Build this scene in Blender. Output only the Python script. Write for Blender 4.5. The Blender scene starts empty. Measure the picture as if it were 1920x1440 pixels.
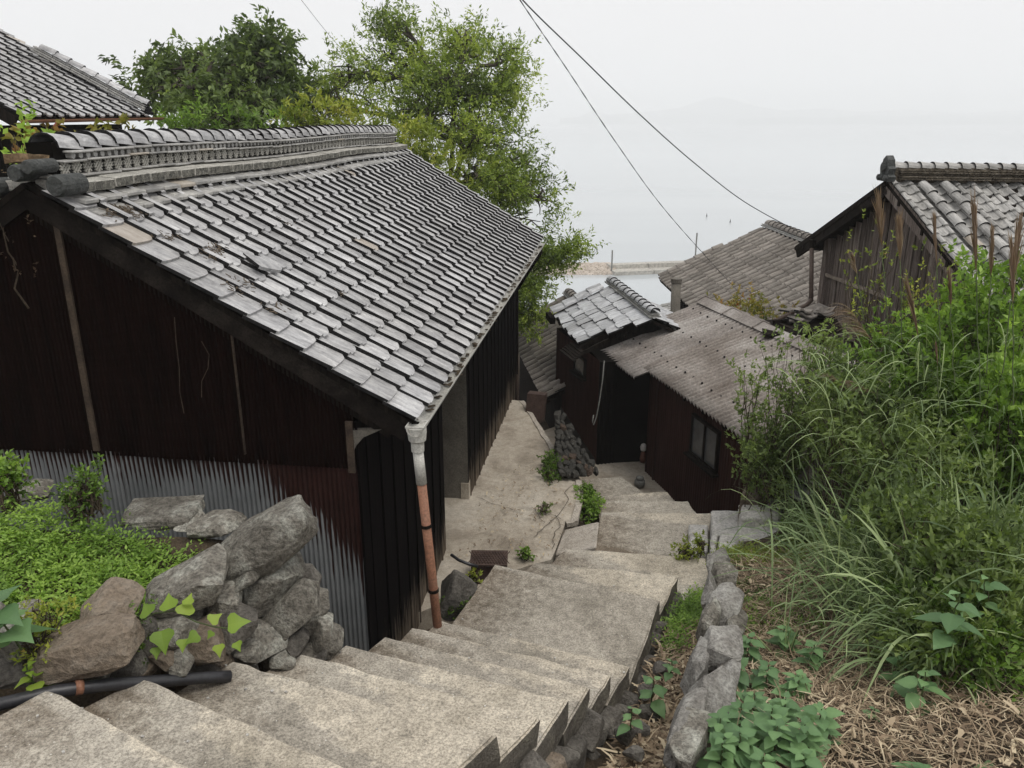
import bpy, bmesh, math, random
import numpy as np
from mathutils import Vector, Matrix, noise
random.seed(7); rs = np.random.RandomState(7)
SC = bpy.context.scene
COL = SC.collection
# ------------------------------------------------------------------ camera
F = 1500.0
PITCH = math.atan(498 / 1500)
CP, SP = math.cos(PITCH), math.sin(PITCH)
cam_d = bpy.data.cameras.new('camera'); cam = bpy.data.objects.new('camera', cam_d); COL.objects.link(cam)
cam_d.sensor_width = 36; cam_d.lens = 36 * F / 1920; cam_d.clip_end = 60000; cam_d.clip_start = 0.05
cam.location = (0, 0, 0); cam.rotation_euler = (math.pi / 2 - PITCH, 0, 0)
SC.camera = cam
# ------------------------------------------------------------------ world, sun, exposure
W = bpy.data.worlds.new('World'); SC.world = W; W.use_nodes = True
wn, wl = W.node_tree.nodes, W.node_tree.links
wn.clear()
SUN_EL, SUN_AZ = math.radians(66), math.radians(130)      # azimuth clockwise from +Y
sky = wn.new('ShaderNodeTexSky'); sky.sky_type = 'NISHITA'; sky.sun_disc = False
sky.sun_elevation = SUN_EL; sky.sun_rotation = SUN_AZ; sky.dust_density = 6; sky.air_density = 1.2
hs = wn.new('ShaderNodeHueSaturation'); hs.inputs['Saturation'].default_value = 0.12
mixw = wn.new('ShaderNodeMix'); mixw.data_type = 'RGBA'; mixw.inputs[0].default_value = 0.93
mixw.inputs[7].default_value = (9.1, 9.02, 9.1, 1)       # even cloud layer
bg = wn.new('ShaderNodeBackground'); bg.inputs[1].default_value = 0.1
wo = wn.new('ShaderNodeOutputWorld')
wl.new(sky.outputs[0], hs.inputs['Color']); wl.new(hs.outputs[0], mixw.inputs[6])
wl.new(mixw.outputs[2], bg.inputs[0]); wl.new(bg.outputs[0], wo.inputs[0])
sl = bpy.data.lights.new('sun', 'SUN'); sun = bpy.data.objects.new('sun', sl); COL.objects.link(sun)
sl.energy = 1.5; sl.angle = math.radians(30); sl.color = (1, 0.95, 0.87)
sun.rotation_euler = (math.pi / 2 - SUN_EL, 0, -SUN_AZ + math.pi)
SC.view_settings.view_transform = 'Standard'; SC.view_settings.look = 'None'
SC.view_settings.exposure = 0.1; SC.view_settings.gamma = 1; SC.view_settings.use_curve_mapping = False
SC.cycles.volume_bounces = 4; SC.cycles.max_bounces = 8; SC.cycles.transparent_max_bounces = 8
SC.cycles.diffuse_bounces = 3; SC.cycles.caustics_reflective = False; SC.cycles.caustics_refractive = False
# ------------------------------------------------------------------ geometry helpers
def ray(u, v):
    b = (720 - v) / F
    return Vector(((u - 960) / F, CP + b * SP, b * CP - SP))
def at_z(u, v, z):
    r = ray(u, v); return r * (z / r.z)
def at_d(u, v, d): return ray(u, v) * d
def V(*a): return Vector(a)
Z = Vector((0, 0, 1))
ROOTLOC = {}
def props(o, label=None, cat=None, group=None, kind=None):
    if label: o['label'] = label
    if cat: o['category'] = cat
    if group: o['group'] = group
    if kind: o['kind'] = kind
    return o
def thing(name, loc, label=None, cat=None, group=None, kind=None):
    o = bpy.data.objects.new(name, None); COL.objects.link(o)
    o.location = loc; o.empty_display_size = 0.2
    ROOTLOC[o.name] = Matrix.Translation(Vector(loc))
    return props(o, label, cat, group, kind)
def link(name, me, parent=None, M=None, kind=None, label=None):
    o = bpy.data.objects.new(name, me); COL.objects.link(o)
    M = M or Matrix.Identity(4)
    if parent is not None:
        o.parent = parent
        o.matrix_local = ROOTLOC.get(parent.name, Matrix.Identity(4)).inverted() @ M
    else:
        o.matrix_local = M
    ROOTLOC[o.name] = M.copy()
    if kind: o['kind'] = kind
    if label: o['label'] = label
    return o
class MB:
    def __init__(s): s.v = []; s.f = []; s.m = []; s.cur = 0
    def add(s, vs, fs, m=None):
        b = len(s.v); s.v += [tuple(x) for x in vs]
        for f in fs: s.f.append([i + b for i in f]); s.m.append(s.cur if m is None else m)
        return s
    def box(s, c, size, X=None, Y=None, Zv=None, m=None):
        X = X or V(1, 0, 0); Y = Y or V(0, 1, 0); Zv = Zv or Z
        c = Vector(c); a, b, d = [q / 2 for q in size]
        vs = [c + X * (i * a) + Y * (j * b) + Zv * (k * d) for k in (-1, 1) for j in (-1, 1) for i in (-1, 1)]
        return s.add(vs, [(0, 2, 3, 1), (4, 5, 7, 6), (0, 1, 5, 4), (2, 6, 7, 3), (0, 4, 6, 2), (1, 3, 7, 5)], m)
    def beam(s, p, q, w, h, up=None, m=None):
        p = Vector(p); q = Vector(q); d = (q - p); L = d.length; d = d / L
        up = up or Z; x = d.cross(up).normalized(); u2 = x.cross(d)
        return s.box((p + q) / 2, (w, L, h), x, d, u2, m)
    def tube(s, pts, r, n=8, m=None, cap=True):
        pts = [Vector(p) for p in pts]; rings = []; b = len(s.v)
        ref = Vector((0.31, 0.22, 0.92)).normalized()
        for i, p in enumerate(pts):
            t = (pts[min(i + 1, len(pts) - 1)] - pts[max(i - 1, 0)]).normalized()
            x = t.cross(ref)
            if x.length < 0.05: x = t.cross(Vector((1, 0, 0)))
            x.normalize(); y = t.cross(x)
            rr = r[i] if isinstance(r, (list, tuple)) else r
            for k in range(n):
                a = 2 * math.pi * k / n
                s.v.append(tuple(p + (x * math.cos(a) + y * math.sin(a)) * rr))
        mm = s.cur if m is None else m
        for i in range(len(pts) - 1):
            for k in range(n):
                k2 = (k + 1) % n
                s.f.append([b + i * n + k, b + i * n + k2, b + (i + 1) * n + k2, b + (i + 1) * n + k]); s.m.append(mm)
        if cap:
            s.f.append([b + k for k in range(n)][::-1]); s.m.append(mm)
            e = b + (len(pts) - 1) * n
            s.f.append([e + k for k in range(n)]); s.m.append(mm)
        return s
    def prism(s, poly, z0, z1, m=None):
        n = len(poly); b = len(s.v)
        for z in (z0, z1):
            for i, p in enumerate(poly): s.v.append((p[0], p[1], z[i] if isinstance(z, (list, tuple)) else z))
        mm = s.cur if m is None else m
        s.f.append([b + i for i in range(n)][::-1]); s.m.append(mm)
        s.f.append([b + n + i for i in range(n)]); s.m.append(mm)
        for i in range(n):
            j = (i + 1) % n
            s.f.append([b + i, b + j, b + n + j, b + n + i]); s.m.append(mm)
        return s
    def mesh(s, name, mats, smooth=False):
        me = bpy.data.meshes.new(name)
        me.from_pydata(s.v, [], s.f)
        if not isinstance(mats, (list, tuple)): mats = [mats]
        for x in mats: me.materials.append(x)
        if len(mats) > 1: me.polygons.foreach_set('material_index', s.m)
        if smooth: me.polygons.foreach_set('use_smooth', [True] * len(me.polygons))
        me.update(); return me
    def build(s, name, mats, parent=None, smooth=False, **k):
        return link(name, s.mesh(name, mats, smooth), parent, **k)
def np_mesh(name, verts, faces, mat, tint=None, smooth=False):
    """verts (N,3), faces (M,k)"""
    me = bpy.data.meshes.new(name)
    verts = np.asarray(verts, dtype=np.float32); faces = np.asarray(faces, dtype=np.int32)
    me.vertices.add(len(verts)); me.vertices.foreach_set('co', verts.ravel())
    k = faces.shape[1]
    me.loops.add(faces.size); me.loops.foreach_set('vertex_index', faces.ravel())
    me.polygons.add(len(faces)); me.polygons.foreach_set('loop_start', np.arange(0, faces.size, k, dtype=np.int32))
    me.materials.append(mat)
    if tint is not None:
        a = me.attributes.new('tint', 'FLOAT', 'POINT'); a.data.foreach_set('value', np.asarray(tint, dtype=np.float32))
    if smooth: me.polygons.foreach_set('use_smooth', np.ones(len(faces), dtype=bool))
    me.update(calc_edges=True); me.validate(); return me
def roughen(me, cuts=4, amp=0.01, freq=6, seed=0.0, bevel=0.0, keep_z=None):
    bm = bmesh.new(); bm.from_mesh(me)
    if bevel: bmesh.ops.bevel(bm, geom=bm.edges[:], offset=bevel, segments=1, affect='EDGES')
    if cuts: 
        for _ in range(cuts):
            es = [e for e in bm.edges if e.calc_length() > 0.12]
            if not es: break
            bmesh.ops.subdivide_edges(bm, edges=es, cuts=1, use_grid_fill=True)
        bmesh.ops.triangulate(bm, faces=[f for f in bm.faces if len(f.verts) > 4])
    for v in bm.verts:
        n = noise.noise_vector(v.co * freq + Vector((seed, seed, seed))) + 0.5 * noise.noise_vector(v.co * freq * 3.1 + Vector((seed, 0, 0)))
        v.co += n * amp
    bm.to_mesh(me); bm.free(); me.update()
# ------------------------------------------------------------------ materials
def new_mat(name):
    m = bpy.data.materials.new(name); m.use_nodes = True
    n, l = m.node_tree.nodes, m.node_tree.links
    b = n['Principled BSDF']; return m, n, l, b
def pos_node(n, l, scale):
    g = n.new('ShaderNodeNewGeometry'); mp = n.new('ShaderNodeMapping')
    mp.inputs['Scale'].default_value = scale if isinstance(scale, (tuple, list)) else (scale,) * 3
    l.new(g.outputs['Position'], mp.inputs[0]); return mp.outputs[0]
def noise_n(n, l, vec, scale=1, detail=6, rough=0.6, dist=0):
    t = n.new('ShaderNodeTexNoise'); t.inputs['Scale'].default_value = scale; t.inputs['Detail'].default_value = detail
    t.inputs['Roughness'].default_value = rough; t.inputs['Distortion'].default_value = dist
    if vec is not None: l.new(vec, t.inputs['Vector'])
    return t.outputs['Fac']
def ramp(n, l, fac, stops):
    r = n.new('ShaderNodeValToRGB'); e = r.color_ramp.elements
    while len(e) < len(stops): e.new(0.5)
    for i, (p, c) in enumerate(stops):
        e[i].position = p; e[i].color = (c[0], c[1], c[2], 1) if not isinstance(c, float) else (c, c, c, 1)
    l.new(fac, r.inputs[0]); return r.outputs[0]
def mixc(n, l, fac, a, b, mode='MIX'):
    m = n.new('ShaderNodeMix'); m.data_type = 'RGBA'; m.blend_type = mode
    for sock, val in ((m.inputs[0], fac), (m.inputs[6], a), (m.inputs[7], b)):
        if isinstance(val, (int, float)): sock.default_value = val
        elif isinstance(val, (tuple, list)): sock.default_value = (*val[:3], 1)
        else: l.new(val, sock)
    return m.outputs[2]
def math_n(n, l, op, a, b=None, c=None, clamp=False):
    m = n.new('ShaderNodeMath'); m.operation = op; m.use_clamp = clamp
    for i, val in enumerate((a, b, c)):
        if val is None: continue
        if isinstance(val, (int, float)): m.inputs[i].default_value = val
        else: l.new(val, m.inputs[i])
    return m.outputs[0]
def bump_n(n, l, b, h, strength, dist=0.01):
    bp = n.new('ShaderNodeBump'); bp.inputs['Strength'].default_value = strength; bp.inputs['Distance'].default_value = dist
    l.new(h, bp.inputs['Height']); l.new(bp.outputs[0], b.inputs['Normal'])
def mat_basic(name, c1, c2, scale=8, rough=0.8, bump=0.3, bdist=0.01, c3=None, fine=60, spec=0.3, stretch=None, rnd=0.0, metal=0.0, fmix=0.5):
    """two or three colours mixed by large noise, broken by a fine one; rnd = brightness change from piece to piece"""
    m, n, l, b = new_mat(name)
    p = pos_node(n, l, stretch or 1.0)
    if rnd:                                            # shift the pattern from piece to piece
        oi = n.new('ShaderNodeObjectInfo'); vm = n.new('ShaderNodeVectorMath'); vm.operation = 'ADD'
        cx = n.new('ShaderNodeCombineXYZ'); k = math_n(n, l, 'MULTIPLY', oi.outputs['Random'], 37.0)
        for i in range(3): l.new(k, cx.inputs[i])
        l.new(p, vm.inputs[0]); l.new(cx.outputs[0], vm.inputs[1]); p = vm.outputs[0]
    f1 = noise_n(n, l, p, scale, 8, 0.62, 0.3); f2 = noise_n(n, l, p, fine, 5, 0.7)
    col = ramp(n, l, f1, [(0.32, c1), (0.68, c2)] if c3 is None else [(0.28, c1), (0.5, c2), (0.72, c3)])
    col = mixc(n, l, fmix, col, ramp(n, l, f2, [(0.34, 0.2), (0.62, 1.15)]), 'MULTIPLY')
    if rnd:
        br = math_n(n, l, 'MULTIPLY_ADD', oi.outputs['Random'], rnd, 1 - rnd / 2)
        cc = n.new('ShaderNodeCombineColor')
        for i in range(3): l.new(br, cc.inputs[i])
        col = mixc(n, l, 1.0, col, cc.outputs[0], 'MULTIPLY')
    l.new(col, b.inputs['Base Color']); b.inputs['Roughness'].default_value = rough
    b.inputs['Specular IOR Level'].default_value = spec; b.inputs['Metallic'].default_value = metal
    h = math_n(n, l, 'ADD', math_n(n, l, 'MULTIPLY', f1, 2.0), f2)
    bump_n(n, l, b, h, bump, bdist)
    return m
def mat_leaf(name, dark, mid, light, rough=0.5, trans=0.35, spot=None, spec=0.35):
    m, n, l, b = new_mat(name)
    at = n.new('ShaderNodeAttribute'); at.attribute_name = 'tint'
    st = [(0.0, dark), (0.5, mid), (0.92, light)]
    if spot: st.append((1.0, spot))
    col = ramp(n, l, at.outputs['Fac'], st)
    l.new(col, b.inputs['Base Color']); b.inputs['Roughness'].default_value = rough; b.inputs['Specular IOR Level'].default_value = spec
    tr = n.new('ShaderNodeBsdfTranslucent'); mx = n.new('ShaderNodeMixShader'); mx.inputs[0].default_value = trans
    tc = mixc(n, l, 1.0, col, (1.2, 1.25, 0.6), 'MULTIPLY'); l.new(tc, tr.inputs[0])
    l.new(b.outputs[0], mx.inputs[1]); l.new(tr.outputs[0], mx.inputs[2])
    l.new(mx.outputs[0], n['Material Output'].inputs[0]); return m
def mat_concrete(name, a, b_, c, speck=0.35, scale=1.6, stain=0.5, wear_shade=False):
    m, n, l, b = new_mat(name)
    p = pos_node(n, l, 1.0)
    big = noise_n(n, l, p, scale, 8, 0.65, 0.6)
    col = ramp(n, l, big, [(0.3, a), (0.5, b_), (0.72, c)])
    med = noise_n(n, l, p, 14, 6, 0.75); fine = noise_n(n, l, p, 75, 3, 0.85)
    col = mixc(n, l, stain, col, ramp(n, l, med, [(0.35, 0.42), (0.6, 1.0)]), 'MULTIPLY')
    col = mixc(n, l, speck, col, ramp(n, l, fine, [(0.38, 0.1), (0.5, 0.8), (0.6, 1.35)]), 'MULTIPLY')
    if wear_shade:
        at = n.new('ShaderNodeAttribute'); at.attribute_name = 'wear_shade'
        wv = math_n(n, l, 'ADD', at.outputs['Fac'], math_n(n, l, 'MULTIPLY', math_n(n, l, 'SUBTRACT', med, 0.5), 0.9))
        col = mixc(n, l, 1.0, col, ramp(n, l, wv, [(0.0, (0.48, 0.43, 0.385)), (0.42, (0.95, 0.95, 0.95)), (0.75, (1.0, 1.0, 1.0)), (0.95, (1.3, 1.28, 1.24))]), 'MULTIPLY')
    vo = n.new('ShaderNodeTexVoronoi'); vo.inputs['Scale'].default_value = 45; l.new(p, vo.inputs['Vector'])
    vo.inputs['Randomness'].default_value = 1
    wsep = math_n(n, l, 'LESS_THAN', vo.outputs['Distance'], 0.16)
    wsel = n.new('ShaderNodeSeparateColor'); l.new(vo.outputs['Color'], wsel.inputs[0])
    wf = math_n(n, l, 'MULTIPLY', wsep, math_n(n, l, 'GREATER_THAN', wsel.outputs[0], 0.9))
    col = mixc(n, l, wf, col, (0.62, 0.6, 0.55))
    l.new(col, b.inputs['Base Color']); b.inputs['Roughness'].default_value = 0.92; b.inputs['Specular IOR Level'].default_value = 0.2
    h = math_n(n, l, 'ADD', math_n(n, l, 'MULTIPLY', med, 1.5), fine)
    bump_n(n, l, b, h, 0.55, 0.012)
    return m
M = {}
M['step'] = mat_concrete('step_concrete', (0.26, 0.235, 0.19), (0.46, 0.42, 0.355), (0.62, 0.575, 0.49), speck=0.5, scale=0.8, stain=0.55, wear_shade=True)
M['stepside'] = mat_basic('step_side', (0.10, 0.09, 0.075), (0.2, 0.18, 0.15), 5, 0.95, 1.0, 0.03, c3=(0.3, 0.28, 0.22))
M['terrace'] = mat_concrete('terrace_concrete', (0.26, 0.22, 0.172), (0.46, 0.405, 0.33), (0.58, 0.53, 0.45), speck=0.2, scale=1.3, stain=0.45)
M['paleslab'] = mat_concrete('pale_slab', (0.4, 0.35, 0.29), (0.5, 0.45, 0.385), (0.57, 0.52, 0.46), speck=0.5)
M['soil'] = mat_basic('soil', (0.06, 0.045, 0.03), (0.12, 0.09, 0.06), 5, 1, 1.0, 0.04, c3=(0.17, 0.13, 0.085))
M['rock'] = mat_basic('rock_grey', (0.13, 0.115, 0.095), (0.29, 0.27, 0.23), 6, 0.9, 1.0, 0.03, c3=(0.6, 0.6, 0.53), fine=48, rnd=0.4, fmix=.8)
M['rockdark'] = mat_basic('rock_dark', (0.09, 0.082, 0.07), (0.18, 0.165, 0.145), 6, 0.9, 0.9, 0.03, c3=(0.32, 0.3, 0.26), fine=50, rnd=0.3, fmix=.6)
M['rubblebrown'] = mat_basic('rubble_brown', (0.06, 0.04, 0.03), (0.13, 0.095, 0.07), 7, 0.95, 0.9, 0.03)
M['rubbledark'] = mat_basic('rubble_dark', (0.03, 0.03, 0.026), (0.09, 0.085, 0.075), 7, 0.95, 0.9, 0.03)
M['rockbrown'] = mat_basic('rock_brown', (0.12, 0.092, 0.066), (0.28, 0.225, 0.17), 6, 0.9, 0.9, 0.03, c3=(0.33, 0.29, 0.24), fine=45, rnd=0.3)
M['rockkerb'] = mat_basic('rock_kerb', (0.2, 0.185, 0.165), (0.38, 0.365, 0.335), 6, 0.9, 1.0, 0.03, c3=(0.6, 0.59, 0.55), fine=50, rnd=0.3, fmix=.6)
M['rockpale'] = mat_basic('rock_pale', (0.36, 0.34, 0.31), (0.66, 0.64, 0.6), 5, 0.9, 0.9, 0.03, c3=(0.8, 0.78, 0.74), fine=40, rnd=0.2)
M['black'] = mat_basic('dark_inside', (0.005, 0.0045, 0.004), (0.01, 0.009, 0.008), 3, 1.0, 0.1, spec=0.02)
M['pipebrown'] = mat_basic('pipe_brown', (0.07, 0.05, 0.04), (0.13, 0.095, 0.078), 5, 0.7, 0.15)
M['wooddark'] = mat_basic('wood_dark', (0.006, 0.005, 0.0045), (0.015, 0.012, 0.010), 3, 0.95, 0.6, 0.01, stretch=(9, 9, 1), c3=(0.034, 0.027, 0.022), spec=0.06)
M['woodbeam'] = mat_basic('wood_beam', (0.008, 0.0065, 0.006), (0.018, 0.0145, 0.0125), 4, 0.9, 0.5, 0.01, c3=(0.04, 0.033, 0.028), spec=0.06)
M['woodgrey'] = mat_basic('wood_grey', (0.055, 0.042, 0.036), (0.15, 0.122, 0.107), 2.2, 0.9, 0.7, 0.01, stretch=(14, 14, 1), c3=(0.33, 0.29, 0.26), rnd=0.6, spec=.15)
M['batten'] = mat_basic('batten_wood', (0.025, 0.017, 0.013), (0.1, 0.072, 0.05), 6, 0.85, 0.4, 0.01)
M['palewood'] = mat_basic('pale_wood', (0.16, 0.13, 0.105), (0.34, 0.29, 0.24), 6, 0.9, 0.4, 0.01)
M['plaster'] = mat_basic('plaster', (0.1, 0.09, 0.075), (0.19, 0.175, 0.15), 3, 0.9, 0.3)
M['rustwall'] = mat_basic('brown_sheet', (0.028, 0.013, 0.0105), (0.045, 0.02, 0.016), 2, 0.8, 0.25, 0.01, stretch=(6, 6, 1), c3=(0.062, 0.03, 0.024), spec=0.1)
M['asbestos'] = mat_basic('fibre_cement', (0.15, 0.128, 0.112), (0.29, 0.262, 0.24), 1.1, 0.8, 0.4, 0.01, c3=(0.47, 0.445, 0.42), fine=30)
M['asbestosd'] = mat_basic('fibre_cement_dark', (0.13, 0.105, 0.088), (0.26, 0.23, 0.205), 1.1, 0.8, 0.4, 0.01, c3=(0.46, 0.43, 0.4), fine=30)
M['pvc'] = mat_basic('pvc_white', (0.5, 0.49, 0.45), (0.62, 0.61, 0.57), 5, 0.45, 0.1)
M['copper'] = mat_basic('pipe_copper', (0.2, 0.095, 0.055), (0.3, 0.145, 0.09), 5, 0.55, 0.15, c3=(0.26, 0.14, 0.095))
M['pipeblack'] = mat_basic('pipe_black', (0.02, 0.02, 0.023), (0.04, 0.04, 0.046), 4, 0.4, 0.1, spec=0.5)
M['rustbox'] = mat_basic('rust_box', (0.05, 0.03, 0.025), (0.1, 0.065, 0.052), 9, 0.7, 0.3)
M['wire'] = mat_basic('wire', (0.03, 0.03, 0.032), (0.05, 0.05, 0.055), 4, 0.6, 0.1)
M['straw'] = None
M['tileorn'] = mat_basic('tile_ornament', (0.05, 0.055, 0.055), (0.12, 0.125, 0.12), 20, 0.8, 0.8, 0.02)
M['noshi'] = mat_basic('old_ridge_tile', (0.035, 0.028, 0.02), (0.12, 0.1, 0.075), 16, 0.9, 0.8, 0.02, c3=(0.26, 0.23, 0.18), fine=50)
M['clay'] = mat_basic('clay', (0.14, 0.09, 0.05), (0.34, 0.24, 0.14), 18, 0.95, 0.8)
M['tilerim'] = mat_basic('tile_rim', (0.012, 0.012, 0.013), (0.035, 0.034, 0.033), 9, 0.85, 0.4, spec=0.1)
M['bark'] = mat_basic('bark', (0.05, 0.042, 0.033), (0.11, 0.095, 0.075), 6, 0.95, 0.8, 0.02)
M['seawall'] = mat_basic('seawall', (0.38, 0.36, 0.32), (0.52, 0.5, 0.45), 0.3, 0.9, 0.1, fine=3)
M['rubble'] = mat_basic('rubble', (0.4, 0.34, 0.28), (0.62, 0.55, 0.48), 1.2, 0.95, 0.3, fine=5)
M['hill'] = mat_basic('far_hill', (0.05, 0.07, 0.05), (0.08, 0.1, 0.07), 0.01, 1, 0.0, fine=0.05)
M['ornament'] = mat_basic('ornament_white', (0.6, 0.58, 0.55), (0.75, 0.73, 0.7), 10, 0.6, 0.1)
M['ornred'] = mat_basic('ornament_brown', (0.12, 0.05, 0.04), (0.2, 0.09, 0.06), 10, 0.6, 0.1)
M['potgrey'] = mat_basic('pot_grey', (0.14, 0.14, 0.13), (0.25, 0.25, 0.23), 12, 0.85, 0.3)
def glass_mat():
    m, n, l, b = new_mat('window_glass')
    b.inputs['Base Color'].default_value = (0.1, 0.105, 0.11, 1); b.inputs['Roughness'].default_value = 0.25
    b.inputs['Specular IOR Level'].default_value = 0.7
    p = pos_node(n, l, 1); f = noise_n(n, l, p, 4, 4)
    l.new(ramp(n, l, f, [(0.3, (0.05, 0.053, 0.056)), (0.7, (0.1, 0.105, 0.11))]), b.inputs['Base Color']); return m
M['glass'] = glass_mat()
def tile_mat(name, a, b_, c, tan=0.05, rough=0.5, streak=(4, 26, 4), rot=0.0, spec=0.5):
    m, n, l, b = new_mat(name)
    tc = n.new('ShaderNodeTexCoord'); oi = n.new('ShaderNodeObjectInfo'); g = n.new('ShaderNodeNewGeometry')
    vm = n.new('ShaderNodeVectorMath'); vm.operation = 'ADD'; cx = n.new('ShaderNodeCombineXYZ')
    k = math_n(n, l, 'MULTIPLY', oi.outputs['Random'], 51.0)
    for i in range(3): l.new(k, cx.inputs[i])
    mp = n.new('ShaderNodeMapping'); mp.inputs['Scale'].default_value = (10, 2.5, 6)
    l.new(tc.outputs['Object'], mp.inputs[0]); l.new(mp.outputs[0], vm.inputs[0]); l.new(cx.outputs[0], vm.inputs[1])
    f1 = noise_n(n, l, vm.outputs[0], 2.2, 6, 0.65, 0.5)
    col = ramp(n, l, f1, [(0.25, a), (0.5, b_), (0.75, c)])
    wp = pos_node(n, l, 1); f3 = noise_n(n, l, wp, 0.9, 7, 0.68, 0.8)
    col = mixc(n, l, 0.5, col, ramp(n, l, f3, [(0.35, (0.62, 0.6, 0.58)), (0.65, (1.12, 1.13, 1.15))]), 'MULTIPLY')
    f2 = noise_n(n, l, wp, 55, 4, 0.7)
    col = mixc(n, l, 0.35, col, ramp(n, l, f2, [(0.35, 0.45), (0.6, 1.0)]), 'MULTIPLY')
    rb = n.new('ShaderNodeTexWhiteNoise'); rb.noise_dimensions = '1D'; l.new(math_n(n, l, 'MULTIPLY', oi.outputs['Random'], 917.0), rb.inputs['W'])
    br = math_n(n, l, 'MULTIPLY_ADD', rb.outputs[0], 0.42, 0.78)
    cc = n.new('ShaderNodeCombineColor')
    for i in range(3): l.new(br, cc.inputs[i])
    col = mixc(n, l, 1.0, col, cc.outputs[0], 'MULTIPLY')
    tn = math_n(n, l, 'LESS_THAN', oi.outputs['Random'], tan)
    col = mixc(n, l, math_n(n, l, 'MULTIPLY', tn, 0.38), col, (0.45, 0.36, 0.25))
    l.new(col, b.inputs['Base Color']); b.inputs['Roughness'].default_value = rough; b.inputs['Specular IOR Level'].default_value = spec
    bump_n(n, l, b, math_n(n, l, 'ADD', f1, f2), 0.25, 0.006)
    return m
M['tile'] = tile_mat('tile_smoked_grey', (0.2, 0.2, 0.204), (0.43, 0.43, 0.436), (0.68, 0.678, 0.665), 0.012, rough=.58, spec=.4)
M['tilecap'] = tile_mat('tile_cap', (0.16, 0.16, 0.155), (0.33, 0.325, 0.31), (0.56, 0.55, 0.51), 0.02)
M['tilepale'] = mat_basic('tile_pale_lichen', (0.22, 0.21, 0.19), (0.42, 0.41, 0.37), 11, 0.9, 0.7, 0.012, c3=(0.55, 0.53, 0.48), fine=70, rnd=0.25)
M['tileedge'] = mat_basic('tile_rough_edge', (0.06, 0.06, 0.055), (0.2, 0.195, 0.17), 22, 0.95, 1.0, 0.02, c3=(0.42, 0.4, 0.35), fine=90)
M['tilebrown'] = tile_mat('tile_brown_grey', (0.15, 0.135, 0.118), (0.25, 0.228, 0.205), (0.36, 0.335, 0.3), 0.0, rough=0.85, spec=0.15)
M['tilesilver'] = tile_mat('tile_silver', (0.24, 0.245, 0.255), (0.48, 0.49, 0.505), (0.72, 0.73, 0.74), 0.0, rough=0.55)
M['tilewood'] = tile_mat('tile_old_grey', (0.18, 0.18, 0.172), (0.36, 0.355, 0.34), (0.6, 0.59, 0.56), 0.025, rough=0.65)
def gable_sheet_mat():
    m, n, l, b = new_mat('rusting_galvanised_sheet')
    at = n.new('ShaderNodeAttribute'); at.attribute_name = 'wallco'
    sp = n.new('ShaderNodeSeparateXYZ'); l.new(at.outputs['Vector'], sp.inputs[0])
    cx = n.new('ShaderNodeCombineXYZ')
    l.new(math_n(n, l, 'MULTIPLY', sp.outputs[0], 14.0), cx.inputs[0]); l.new(math_n(n, l, 'MULTIPLY', sp.outputs[1], 0.7), cx.inputs[1])
    f = noise_n(n, l, cx.outputs[0], 1.6, 4, 0.75)                       # long runs down the grooves
    cx2 = n.new('ShaderNodeCombineXYZ'); l.new(sp.outputs[0], cx2.inputs[0]); l.new(sp.outputs[1], cx2.inputs[1])
    f2 = noise_n(n, l, cx2.outputs[0], 1.7, 3, 0.5)
    # edge of the rust: level along the sheet, falling towards the corner
    t = sp.outputs[0]
    fall = math_n(n, l, 'MULTIPLY', math_n(n, l, 'MAXIMUM', math_n(n, l, 'SUBTRACT', 0.8, t), 0.0), 1.0)
    edge = math_n(n, l, 'SUBTRACT', -2.54, fall)
    edge = math_n(n, l, 'ADD', edge, math_n(n, l, 'MULTIPLY', math_n(n, l, 'SUBTRACT', f2, 0.5), -0.5))
    cx3 = n.new('ShaderNodeCombineXYZ'); l.new(math_n(n, l, 'MULTIPLY', sp.outputs[0], 3.0), cx3.inputs[0]); f4 = noise_n(n, l, cx3.outputs[0], 1.0, 2, 0.5)
    run = math_n(n, l, 'MULTIPLY', math_n(n, l, 'SUBTRACT', f, 0.5), math_n(n, l, 'MULTIPLY_ADD', f4, -3.4, 0.9))
    groove = math_n(n, l, 'MULTIPLY', sp.outputs[2], -0.16)
    edge = math_n(n, l, 'ADD', math_n(n, l, 'ADD', edge, run), groove)
    d = math_n(n, l, 'SUBTRACT', sp.outputs[1], edge)
    fac = n.new('ShaderNodeMapRange'); fac.inputs[1].default_value = -0.07; fac.inputs[2].default_value = 0.05; l.new(d, fac.inputs[0])
    p = pos_node(n, l, 1); fn = noise_n(n, l, p, 40, 5, 0.7); fb = noise_n(n, l, p, 3, 6, 0.6)
    zinc = ramp(n, l, fb, [(0.3, (0.15, 0.16, 0.165)), (0.7, (0.24, 0.25, 0.255))])
    rust = ramp(n, l, fb, [(0.3, (0.018, 0.009, 0.0075)), (0.7, (0.042, 0.018, 0.015))])
    l.new(math_n(n, l, 'MULTIPLY_ADD', fac.outputs[0], -0.3, 0.4), b.inputs['Specular IOR Level'])
    col = mixc(n, l, fac.outputs[0], zinc, rust)
    spots = math_n(n, l, 'GREATER_THAN', fn, 0.7)
    col = mixc(n, l, math_n(n, l, 'MULTIPLY', spots, 0.5), col, (0.09, 0.05, 0.035))
    l.new(col, b.inputs['Base Color'])
    l.new(math_n(n, l, 'MULTIPLY_ADD', fac.outputs[0], 0.35, 0.5), b.inputs['Roughness'])
    bump_n(n, l, b, fn, 0.2, 0.004); return m
M['gablesheet'] = gable_sheet_mat()
M['rustdark'] = mat_basic('old_rust_sheet', (0.004, 0.0027, 0.0024), (0.0095, 0.0048, 0.004), 2, 0.95, 0.3, 0.01, stretch=(7, 7, 1), c3=(0.014, 0.0072, 0.006), spec=0.02)
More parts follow.
